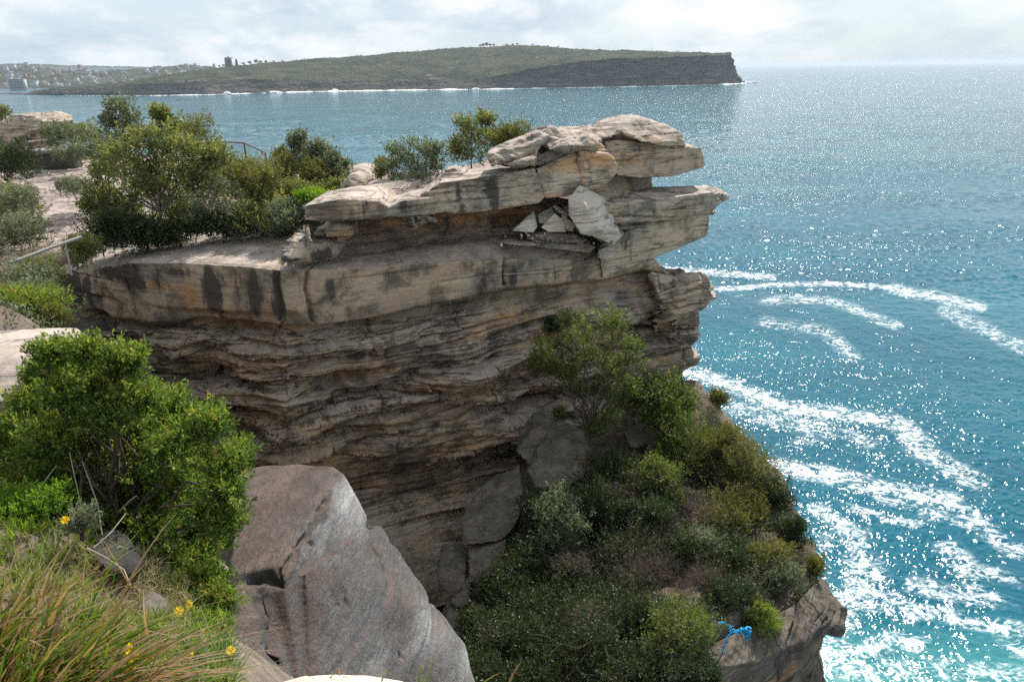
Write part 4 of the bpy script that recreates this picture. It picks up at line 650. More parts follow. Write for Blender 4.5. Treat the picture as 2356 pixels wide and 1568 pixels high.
# ------------------------------------------------------------------ far shore and town
def far_hill(name, label, pts, yb, dY, back, nseed, mat, base_py=None):
    r0 = [((t[0]-pts[0][0])/(pts[-1][0]-pts[0][0]), *(lambda p: (p[0], p[1], SEA-2))(at(t[0], 190, yb)), 1) for t in pts]
    r1 = [((t[0]-pts[0][0])/(pts[-1][0]-pts[0][0]), *at(t[0], t[1], yb+dY), 1) for t in pts]
    r2_ = [(a[0], a[1], a[2]+back, SEA-2, 1) for a in r1]
    Gt = loft([r0, r1, r2_], 300, [40, 20])[..., :3]; Pt = Gt.reshape(-1, 3); Pt[:, 2] += np.maximum(fbm(Pt*.012, 5, nseed)*7, -3)*sstep(SEA, SEA+25, Pt[:, 2])
    o = link(name, make_mesh(name, Pt, gridfaces(300, Gt.shape[0])), mat); return tag(o, label, 'hill', kind='structure'), Gt
_, GT = far_hill('hills', 'hazy suburban hillside far across the bay', [(-400,158),(-100,156),(60,154),(160,163),(250,163),(330,156),(420,149),(470,151),(520,160),(600,175)], 3300, 900, 900, 160, M_HEAD)
_, _g = far_hill('hills', 'faint blue ridge on the horizon beyond the town', [(-700,150),(-100,149),(60,147),(90,147.5),(160,150.5),(260,152),(400,156)], 8200, 900, 1500, 161, M_HEAD)
def boxes(bs):
    """list of (x0,x1,y0,y1,z0,z1) -> verts, faces"""
    V, Fc = [], []
    for x0, x1, y0, y1, z0, z1 in bs:
        k = len(V); V += [(x0,y0,z0),(x1,y0,z0),(x1,y1,z0),(x0,y1,z0),(x0,y0,z1),(x1,y0,z1),(x1,y1,z1),(x0,y1,z1)]
        Fc += [(k,k+3,k+2,k+1),(k+4,k+5,k+6,k+7),(k,k+1,k+5,k+4),(k+1,k+2,k+6,k+5),(k+2,k+3,k+7,k+6),(k+3,k,k+4,k+7)]
    return np.array(V, float), np.array(Fc)
WALLC = [simple_mat('pale_render', (.36, .36, .36)), simple_mat('brick_wall', (.25, .15, .11)), simple_mat('cream_wall', (.30, .28, .25)), simple_mat('grey_wall', (.32, .33, .34))]
ROOFC = [simple_mat('terracotta_roof', (.17, .10, .075)), simple_mat('grey_roof', (.16, .16, .17)), simple_mat('pale_metal_roof', (.36, .38, .4))]
M_GLASS = simple_mat('dark_window_glass', (.04, .05, .06), .1, .5); M_WHITE = simple_mat('white_concrete', (.42, .43, .44))
protos = []
rh_ = np.random.default_rng(17)
def house_meshes(wi, ri, flat):
    w, dp, h = 16., 12., 7. if not flat else 16.
    V, Fc = boxes([(-w/2, w/2, -dp/2, dp/2, -6, h)]); wm = make_mesh('wall', V, Fc, False)
    if flat: V, Fc = boxes([(-w/2-.4, w/2+.4, -dp/2-.4, dp/2+.4, h+.01, h+1)])
    else:
        V = np.array([(-w/2-1,-dp/2-1,h),(w/2+1,-dp/2-1,h),(w/2+1,dp/2+1,h),(-w/2-1,dp/2+1,h),(-w/4,0,h+4.5),(w/4,0,h+4.5)]); Fc = np.array([(0,1,5,4),(2,3,4,5),(1,2,5,5),(3,0,4,4)]); 
        Fc = np.array([(0,1,5),(0,5,4),(2,3,4),(2,4,5),(1,2,5),(3,0,4),(0,3,2),(0,2,1)])
    rm = make_mesh('roof', V, Fc, False)
    wins = [(x-1, x+1, -dp/2-.15, -dp/2+.1, z, z+1.8) for x in (-5, -1.7, 1.7, 5) for z in ((1.2, 4.4) if not flat else (1.2, 4.6, 8, 11.4))]
    V, Fc = boxes(wins); nm = make_mesh('window', V, Fc, False)
    wm.materials.append(WALLC[wi]); rm.materials.append(ROOFC[ri]); nm.materials.append(M_GLASS); return wm, rm, nm
hm = [(house_meshes(w, r, False), l) for w, r, l in ((0, 0, 'small white house with terracotta roof on the far town hillside'), (1, 0, 'small brick house with terracotta roof on the far town hillside'), (2, 1, 'small cream house with grey roof on the far town hillside'), (0, 2, 'small white house with pale metal roof on the far town hillside'))]
fm = [(house_meshes(w, 1, True), l) for w, l in ((0, 'pale flat-roofed apartment block in the far town'), (1, 'brick flat-roofed apartment block in the far town'), (3, 'grey flat-roofed apartment block in the far town'))]
gx, gy = GT[..., 0].ravel(), GT[..., 1].ravel(); gpx, gpy = project(GT.reshape(-1, 3)); okk = np.where((gpx > -20) & (gpx < 500) & (gpy > 152) & (gpy < 206) & (np.arange(len(gpx)) < 300*40))[0]
for k in range(170):
    i = int(okk[rh_.integers(len(okk))]); p = GT.reshape(-1, 3)[i]; flat = rh_.random() < (.45 if gpx[i] < 200 else .15); src = fm if flat else hm
    (wm, rm, nm), lab = src[int(rh_.integers(len(src)))]
    t = thing('apartment_block' if flat else 'house', p+np.array([0, 0, 4]), lab, 'building', 'flat blocks of the far town' if flat else 'houses of the far town')
    s_ = float(rh_.uniform(.6, 1.25)); t.scale = (s_*rh_.uniform(.8, 1.4), s_, s_); t.rotation_euler = (0, 0, float(rh_.normal(0, .4)))
    for nme, m_ in (('wall', wm), ('roof', rm)):
        o = bpy.data.objects.new(nme, m_); COL.objects.link(o); o.parent = t
def block(name, base, w, dp, h, floors, cols, label, mat, bands=False):
    t = thing(name, base, label, 'building'); b0 = np.array(base)
    V, Fc = boxes([(-w/2, w/2, -dp/2, dp/2, -12, h)]); link('wall', make_mesh('wall', V+b0, Fc, False), mat, t)
    V, Fc = boxes([(-w/2-.5, w/2+.5, -dp/2-.5, dp/2+.5, h+.01, h+1.2), (-w/5, w/6, -dp/4, dp/4, h+1.21, h+4.5)]); link('roof', make_mesh('roof', V+b0, Fc, False), M_WHITE, t)
    fh = h/floors
    for f in range(floors):
        ws = [(-w/2+.06*w, w/2-.06*w, -dp/2-.2, -dp/2+.1, f*fh+fh*.3, f*fh+fh*.85)]
        V, Fc = boxes(ws); link('window', make_mesh('window', V+b0, Fc, False), M_GLASS, t)
    for f in range(floors):
        V, Fc = boxes([(-w/2-.3, w/2+.3, -dp/2-1.3, -dp/2-.21, f*fh+fh*.02, f*fh+fh*.14)]); link('balcony', make_mesh('balcony', V+b0, Fc, False), M_WHITE, t)
block('apartment_building', at(43, 204, 3000), 56, 20, 32, 6, 9, 'broad white apartment building on the far shore at the left', simple_mat('weathered_white', (.33, .35, .37)))
block('apartment_tower', at(528, 153.5, np.interp(528, *WY)+480), 20, 16, 24, 8, 4, 'pale tower block standing alone on the headland ridge', simple_mat('tower_concrete', (.42, .42, .42)))

# ------------------------------------------------------------------ foliage
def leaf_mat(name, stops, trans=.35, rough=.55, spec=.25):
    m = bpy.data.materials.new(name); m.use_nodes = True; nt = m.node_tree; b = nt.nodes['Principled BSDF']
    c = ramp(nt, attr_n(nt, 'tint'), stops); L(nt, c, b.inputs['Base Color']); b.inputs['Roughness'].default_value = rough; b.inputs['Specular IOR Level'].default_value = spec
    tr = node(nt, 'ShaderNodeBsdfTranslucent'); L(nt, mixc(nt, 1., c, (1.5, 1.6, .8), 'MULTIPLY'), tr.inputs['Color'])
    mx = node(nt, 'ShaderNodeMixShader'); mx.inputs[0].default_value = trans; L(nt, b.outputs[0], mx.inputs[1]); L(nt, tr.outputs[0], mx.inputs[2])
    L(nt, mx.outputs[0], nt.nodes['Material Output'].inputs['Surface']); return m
SPEC = {
 'bright': leaf_mat('bright_green_leaves', [(0, (.03, .055, .014)), (.4, (.085, .14, .028)), (.75, (.20, .26, .048)), (.96, (.33, .34, .07)), (1, (.42, .22, .06))], .4),
 'banksia': leaf_mat('banksia_leaves', [(0, (.045, .06, .025)), (.5, (.12, .14, .048)), (.85, (.26, .26, .09)), (1, (.42, .38, .16))], .3),
 'grey': leaf_mat('grey_green_leaves', [(0, (.05, .065, .04)), (.5, (.11, .13, .08)), (1, (.27, .29, .2))], .25),
 'olive': leaf_mat('olive_leaves', [(0, (.04, .052, .018)), (.5, (.105, .115, .034)), (1, (.25, .22, .06))], .3),
 'dark': leaf_mat('dark_leaves', [(0, (.010, .021, .008)), (.6, (.026, .046, .016)), (1, (.08, .10, .04))], .25, .5, .3),  # leaf tone lowered to stand in for shade over the gully scrub
 'lime': leaf_mat('lime_leaves', [(0, (.06, .12, .012)), (1, (.20, .30, .03))], .45),
 'tree': leaf_mat('pittosporum_leaves', [(0, (.028, .045, .012)), (.5, (.075, .105, .024)), (.9, (.18, .21, .055)), (1, (.30, .29, .10))], .35, .5, .3),
 'twig': leaf_mat('dead_twigs', [(0, (.07, .055, .045)), (1, (.16, .13, .11))], .05, .9, .1)}
M_BARK = simple_mat('bark', (.10, .08, .065), .9, .1, .6, 8); M_BARK2 = simple_mat('pale_bark', (.19, .17, .145), .9, .1, .5, 8)
def leaves(C, D, Ln, Wd, rg, tint, fold=.25):
    """C base points, D unit directions, lengths, widths -> one quad a leaf"""
    n = len(C); r = rg.normal(size=(n, 3)); S = np.cross(D, r); S /= np.maximum(np.linalg.norm(S, axis=1, keepdims=True), 1e-6); Nn = np.cross(S, D)
    mid = C+D*(Ln*.55)[:, None]; w = (Wd*.5)[:, None]; V = np.empty((n, 4, 3))
    V[:, 0] = C; V[:, 1] = mid+S*w+Nn*w*fold; V[:, 2] = C+D*Ln[:, None]; V[:, 3] = mid-S*w+Nn*w*fold
    return V.reshape(-1, 3), np.arange(4*n).reshape(n, 4), np.repeat(tint, 4)
def tube(path, radii, sides=5):
    path = np.asarray(path, float); n = len(path); T = np.gradient(path, axis=0); T /= np.maximum(np.linalg.norm(T, axis=1, keepdims=True), 1e-6)
    a = np.cross(T, [.3, .2, .93]); a /= np.maximum(np.linalg.norm(a, axis=1, keepdims=True), 1e-6); b = np.cross(T, a); an = np.linspace(0, 2*math.pi, sides, endpoint=False)
    V = (path[:, None]+np.asarray(radii)[:, None, None]*(np.cos(an)[None, :, None]*a[:, None]+np.sin(an)[None, :, None]*b[:, None])).reshape(-1, 3)
    i = np.arange(n-1)[:, None]*sides+np.arange(sides)[None]; j = np.arange(n-1)[:, None]*sides+(np.arange(sides)[None]+1) % sides
    return V, np.stack([i, j, j+sides, i+sides], -1).reshape(-1, 4)
def join(parts):
    V, Fc, T, o = [], [], [], 0
    for p in parts: V.append(p[0]); Fc.append(p[1]+o); o += len(p[0]); T.append(p[2] if len(p) > 2 else np.zeros(len(p[0])))
    return np.concatenate(V), np.concatenate(Fc), np.concatenate(T)
def branch(a, b, r0, r1, rg, n=6, wob=.12):
    a, b = np.asarray(a, float), np.asarray(b, float); t = np.linspace(0, 1, n)[:, None]; ln = np.linalg.norm(b-a); w = rg.normal(size=(n, 3))*wob*ln*.3; w[0] = 0; w[-1] = 0
    p = a*(1-t)+b*t+w; p[:, 2] += (np.sin(t[:, 0]*math.pi)*ln*.06); return tube(p, r0*(1-t[:, 0])+r1*t[:, 0])
_sid = [1000]
def bush(name, label, cat, spec, base, clumps, leaf=.05, asp=.38, tips=60, per=10, group=None, bark=None, trunk_r=None, dense=.75, seed=None, upw=.35, twigs=18, spread=.9, tb=0.0, shootl=2.6):
    """clumps: list of (centre xyz, radii xyz). tips twig ends per clump, per leaves at each."""
    _sid[0] += 1; rg = np.random.default_rng(seed or _sid[0]); base = np.asarray(base, float)
    t = thing(name, base, label, cat, group); Cs, Ds, Ti, br = [], [], [], []
    cc = np.array([c[0] for c in clumps]); size = max(np.ptp(cc[:, 2]) if len(cc) > 1 else 0, max(c[1][2] for c in clumps))
    r0 = trunk_r or .02+.010*size; top = cc[:, 2].max()
    fork = base*.55+cc.mean(0)*.45 if len(cc) > 1 else base*.5+cc[0]*.5
    br.append(branch(base, fork, r0, r0*.75, rg, 7, .1))
    for c, rad in clumps:
        c = np.asarray(c, float); rad = np.asarray(rad, float)
        br.append(branch(fork if np.linalg.norm(c-fork) < np.linalg.norm(c-base)*1.2 else base, c, r0*.6, r0*.22, rg, 7, .16))
        v = rg.normal(size=(tips, 3)); v /= np.linalg.norm(v, axis=1, keepdims=True); v[:, 2] = np.where((v[:, 2] < -.35) & (rg.random(tips) < .6), -v[:, 2], v[:, 2])
        rr_ = np.where(rg.random(tips) < dense, rg.uniform(.78, 1.08, tips), rg.uniform(.2, .8, tips))
        rr_ = np.where(rg.random(tips) < .14, rg.uniform(1.05, 1.5, tips), rr_); lump = 1+.85*noise3(v*1.7+c*3.1, 3)
        pts = c+v*rad*(rr_*lump)[:, None]
        keep = noise3(pts/np.mean(rad)*1.5+c, 9) > -.36; pts, v2 = pts[keep], v[keep]
        for q in pts[rg.random(len(pts)) < twigs/max(len(pts), 1)]: br.append(branch(c+(q-c)*.15, c+(q-c)*rg.uniform(.9, 1.3), r0*.16+.002, r0*.05+.0015, rg, 4, .18))
        shoot = rg.normal(0, .25, len(pts))+.5; sdir = v2*.7+np.array([0, 0, upw+.25])+rg.normal(0, .3, v2.shape); sdir /= np.linalg.norm(sdir, axis=1, keepdims=True)
        for k in range(per):
            uu = rg.random(len(pts)); d = sdir*(.25+.6*uu)[:, None]+rg.normal(0, .55*spread, (len(pts), 3)); d /= np.linalg.norm(d, axis=1, keepdims=True)
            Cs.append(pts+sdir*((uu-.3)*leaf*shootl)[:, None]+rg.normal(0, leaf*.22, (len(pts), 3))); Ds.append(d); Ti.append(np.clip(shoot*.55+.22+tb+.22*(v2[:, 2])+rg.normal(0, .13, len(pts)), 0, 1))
    C, D, T = np.concatenate(Cs), np.concatenate(Ds), np.concatenate(Ti); ln = leaf*rg.uniform(.6, 1.25, len(C))
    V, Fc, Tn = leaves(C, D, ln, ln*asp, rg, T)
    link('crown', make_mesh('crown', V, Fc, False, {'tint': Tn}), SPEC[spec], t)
    V, Fc, _ = join(br); link('trunk', make_mesh('trunk', V, Fc), bark or M_BARK, t); return t
def ell(cx, cy, rx, ry, Y, n, depth=None, fr=.5, seed=1, dY=0.0):
    """n clumps filling a measured ellipse; depth is the crown's thickness away from the viewer (m)"""
    rg = np.random.default_rng(seed*77+n); p = at(cx, cy, Y); s = np.linalg.norm(p)/F; dep = depth or rx*s; out = []
    for k in range(n):
        a = 2*math.pi*(k*.618034+rg.uniform(0, .2)); q = math.sqrt((k+.5)/n)*.72
        x, y = cx+rx*q*math.cos(a), cy+ry*q*math.sin(a); yy = Y+rg.uniform(-.5, .5)*dep
        f = fr*rg.uniform(.55, 1.4); out.append((at(x, y, yy), (rx*s*f, max(min(dep, rx*s)*f, .05), ry*s*f)))
    return out
def cl(pts, Y, dep=.6, seed=3, yf=.85):
    """clumps at measured spots: (px,py,r px)"""
    rg = np.random.default_rng(seed); return [(at(x, y, Y+rg.uniform(-dep, dep)), (r*Y/F*1.05, r*Y/F, r*Y/F*1.05*yf)) for x, y, r in pts]

# the big bush beside the foreground boulder
near_cl = cl([(120,822,26),(95,870,28),(170,855,36),(200,820,26),(290,840,30),(280,880,40),(320,930,50),(250,950,55),(130,950,45),(60,990,45),(190,1000,60),(350,1000,45),(420,985,60),(480,985,40),(400,1040,60),(320,1060,60),(240,1070,60),(140,1070,60),(50,1060,60),(-30,1080,60),(470,1090,60),(520,1080,42),(545,1050,25),(400,1140,65),(300,1160,60),(200,1160,55),(110,1140,45),(490,1180,50),(440,1230,55),(360,1230,60),(460,1300,45),(400,1310,50),(480,1340,35),(330,1290,45),(430,1370,40),(-40,1030,45),(-80,1080,60),(100,1000,55),(160,930,50),(150,1110,60),(60,1130,50),(250,1190,55),(330,1110,60),(390,1180,55),(460,1160,50),(440,1290,50),(300,1340,40),(370,1370,40),(250,1250,45),(220,1000,55),(290,1000,55),(390,940,45),(510,1140,40),(520,1210,35),(495,1250,38),(180,1190,45),(100,1180,35),(75,935,36),(150,915,38),(205,895,38),(110,1025,50),(190,1075,45),(60,1005,42),(250,900,36),(30,1040,45),(140,1000,45),(225,960,42)], 6.2, .6, 11)
bush('bush', 'big bright green bush with orange tips beside the foreground boulder', 'bush', 'bright', at(300, 1390, 5.6), near_cl, leaf=.039, asp=.38, tips=230, per=16, trunk_r=.03, dense=.45, twigs=12, upw=.6, seed=5, tb=-.06, shootl=3.6)
bush('shrub', 'low bright green shrub in the grass at the left edge', 'bush', 'lime', at(40, 1230, 4.8), ell(40, 1175, 95, 42, 4.9, 7, .5, .5, 2), leaf=.03, asp=.35, tips=130, per=12)
bush('shrub', 'low dark green shrub growing at the foot of the boulder', 'bush', 'bright', at(490, 1415, 5.5), ell(490, 1385, 48, 32, 5.5, 5, .3, .55, 3), leaf=.03, tips=110, per=12)
bush('shrub', 'small green sprig below the low bright shrub at left', 'bush', 'grey', at(190, 1240, 4.7), ell(190, 1205, 30, 25, 4.7, 3, .2, .6, 4), leaf=.028, tips=60, per=10)
# headland-top shrubs
TOP = [
 ('shrub','thin tall grey-green shrub rising above the yellow-green banksia','grey',(290,420,33),cl([(282,255,24),(268,300,22),(300,285,22),(290,330,26),(250,280,8),(265,250,14),(310,310,16)],33,.5,2),.11,60,9),
 ('banksia','large spreading yellow-green banksia in the middle of the headland scrub','banksia',(380,560,28.5),cl([(350,330,34),(300,350,38),(260,370,36),(400,345,36),(440,350,30),(470,370,28),(360,390,42),(300,410,42),(245,420,36),(420,405,40),(230,460,30),(285,470,40),(350,450,42),(410,460,36),(372,270,13),(385,300,20),(500,365,22),(210,480,18),(330,520,36),(450,430,30)],29,1.2,3),.12,70,10),
 ('shrub','round olive shrub behind the big banksia','olive',(430,380,36),ell(428,310,62,36,36,7,2,.5,5),.08,90,9),
 ('shrub','sprawling grey-brown twiggy shrub right of the banksia','grey',(520,560,28.5),ell(500,480,80,75,28.6,10,2,.45,6),.08,50,9),
 ('shrub','green domed shrub in front of the fence','olive',(600,520,29.5),ell(575,430,85,60,30,10,2.2,.45,7),.085,80,10),
 ('shrub','dull green shrub below the domed shrub','banksia',(630,530,28.5),ell(610,490,70,55,28.6,9,2,.45,8),.08,70,9),
 ('shrub','dark shady undergrowth shrub under the banksia','dark',(330,590,27.6),ell(325,542,105,38,28,10,1.5,.45,9),.085,70,9),
 ('shrub','dark green rounded shrub at the left end of the rock platform','dark',(240,590,27.5),ell(245,540,52,45,27.6,7,1.3,.5,10),.08,80,9),
 ('shrub','dark shrub at the back of the rock platform','dark',(450,560,28.2),ell(450,522,75,30,28.6,7,1.3,.5,11),.08,70,9),
 ('shrub','tall leafy sprig standing up against the sea','grey',(695,420,33),cl([(688,320,12),(690,350,16),(698,375,18),(680,335,8)],33,.3,12),.12,40,8),
 ('shrub','second leafy sprig right of the tall one','grey',(740,420,33),cl([(738,345,16),(742,370,20),(725,360,14),(755,362,14)],33,.3,13),.12,40,8),
 ('shrub','small brownish shrub right of the fence end','olive',(645,400,38),ell(645,365,32,22,38,4,1,.55,14),.1,50,8),
 ('shrub','round olive mound left of the pinkish boulder','olive',(660,430,33),ell(662,395,34,28,33,5,1.2,.55,15),.07,90,9),
 ('shrub','olive mound beside the pinkish boulder','olive',(715,440,32.5),ell(720,400,42,34,32.5,6,1.4,.5,16),.07,90,9),
 ('shrub','grey-leaved shrub crowding the pinkish boulder','grey',(770,430,33),ell(770,385,36,34,33,6,1.2,.5,17),.1,60,9),
 ('shrub','bright lime green shrub at the left end of the slab','lime',(725,475,27.6),ell(722,455,42,16,27.8,5,.9,.55,18),.07,90,9),
 ('shrub','silvery shrub hanging over the left end of the slab','grey',(665,520,27),ell(662,488,38,32,27.2,6,1,.5,19),.085,70,9),
 ('shrub','mid green shrub behind the silvery one','banksia',(690,460,30),ell(680,445,55,28,30,6,1.4,.5,20),.085,70,9),
 ('shrub','open sea-edge shrub behind the long slab','grey',(950,425,32.5),cl([(905,350,18),(925,365,20),(950,340,22),(975,350,22),(995,365,18),(940,385,24),(970,390,26),(900,385,14),(1005,385,14),(960,410,24),(1005,345,10)],32.5,.6,21),.10,42,8),
 ('shrub','low silvery shrub at the foot of the sea-edge shrub','grey',(950,428,31.8),ell(945,415,50,14,31.9,5,.8,.55,22),.07,60,8),
 ('shrub','taller sea-edge shrub left of the gnarled boulder','banksia',(1085,390,33.5),cl([(1065,290,16),(1085,300,22),(1110,285,18),(1125,280,12),(1080,330,26),(1110,325,24),(1055,335,16),(1095,360,28),(1045,350,14),(1060,365,20)],33.5,.6,23),.10,50,8),
 ('shrub','olive bushy shrub touching the gnarled boulder','olive',(1165,375,34.5),ell(1165,318,52,30,34.5,8,1.6,.48,24),.08,80,9),
 ('shrub','small olive shrub between the boulder and the sea-edge shrub','olive',(878,415,33.5),ell(876,390,20,24,33.5,4,.8,.55,25),.07,60,8),
 ('shrub','round dark green shrub at the far left edge','dark',(20,430,46),ell(20,380,65,45,46,8,2.5,.5,26),.12,90,9),
 ('shrub','olive heath shrub below the round one at the left edge','olive',(20,520,36),ell(15,480,65,40,36,8,2,.5,27),.1,80,9),
 ('shrub','grey heath shrub on the pink rock pavement','grey',(175,460,41),ell(172,432,36,22,41,5,1.2,.55,28),.08,70,9),
 ('shrub','grey-green shrub along the path at the left edge','grey',(40,560,28),ell(45,535,70,35,28,8,1.6,.48,29),.08,70,9),
 ('shrub','tangled grey shrub below the handrail','grey',(70,650,23),ell(55,655,75,36,22,8,1.4,.48,30),.07,70,9),
 ('shrub','pale flowering shrub at the right end of the handrail','banksia',(190,610,26),ell(190,580,40,34,26,6,1,.5,31),.07,70,9),
 ('shrub','dull shrub between the handrail and the cliff','olive',(150,660,24),ell(95,625,40,30,23.5,6,1.2,.5,32),.07,70,9),
 ('shrub','dark leafy shrub beside the cliff end','dark',(120,720,22),ell(95,690,48,40,21,7,1.2,.5,33),.07,70,9),
 ('shrub','bright green shrub above the pale rock ledge','bright',(60,760,18),ell(55,715,85,45,18,9,1.3,.45,34),.055,120,10),
 ('shrub','yellow-green heath shrub at the end of the pale rock ledge','olive',(115,755,17.5),ell(118,730,32,26,17.5,5,.7,.5,35),.05,90,9),
 ('shrub','grey open shrub beside the arched rail','grey',(130,350,58),ell(132,315,36,32,58,6,2,.5,36),.14,60,8),
 ('shrub','small green shrub behind the arched rail','banksia',(190,340,60),ell(190,310,32,20,60,4,1.5,.55,37),.14,60,8),
 ('shrub','grey shrub in front of the low dark wall','grey',(175,375,56),ell(178,355,42,24,56,5,1.6,.5,38),.13,60,8),
 ('shrub','shrub at the top left corner of the scrub','banksia',(5,290,60),ell(2,262,14,12,60,3,.8,.6,39),.14,40,8),
 ('shrub','tall scrub filling the gap behind the banksia','grey',(240,400,44),ell(235,345,45,40,44,6,2,.5,40),.12,60,8),
 ('shrub','greenish shrub along the back of the scrub','banksia',(490,400,44),ell(480,355,40,30,44,5,2,.5,41),.12,60,8)]
for nm, lab, sp, b, cls, lf, tp, per in TOP:
    bush(nm, lab, 'bush', sp, at(*b), cls, leaf=lf*1.2, asp=.4, tips=int(tp*1.5), per=per+1, bark=M_BARK2 if sp in ('grey', 'banksia') else M_BARK, group='shrubs on the headland top', twigs=10)
fr_ = np.random.default_rng(404)
for k, (px, py, Y, rx, ry) in enumerate(((255,500,29,45,35),(370,545,28.6,50,26),(420,500,30,50,35),(545,520,28.8,50,28),(640,520,28.2,50,22),(705,505,28,36,16),(520,420,34,50,35),(560,395,38,40,26),(470,395,38,45,30),(340,420,36,50,35),(610,455,31.5,50,32),(660,470,29.5,45,30),(760,430,32,35,20),(590,500,29,45,32),(30,470,32,55,35),(60,690,20,60,40),(10,730,18,50,40))):
    sp = ('grey', 'olive', 'banksia', 'dark', 'grey')[k % 5]; bush('shrub', 'low tangled shrub filling the thicket between the named shrubs', 'bush', sp, at(px, py+ry*.8, Y), ell(px, py, rx, ry, Y, 7, 1.5, .5, 500+k), leaf=.085, asp=.36, tips=130, per=10, bark=M_BARK2, group='low tangled shrubs of the thicket', twigs=26)
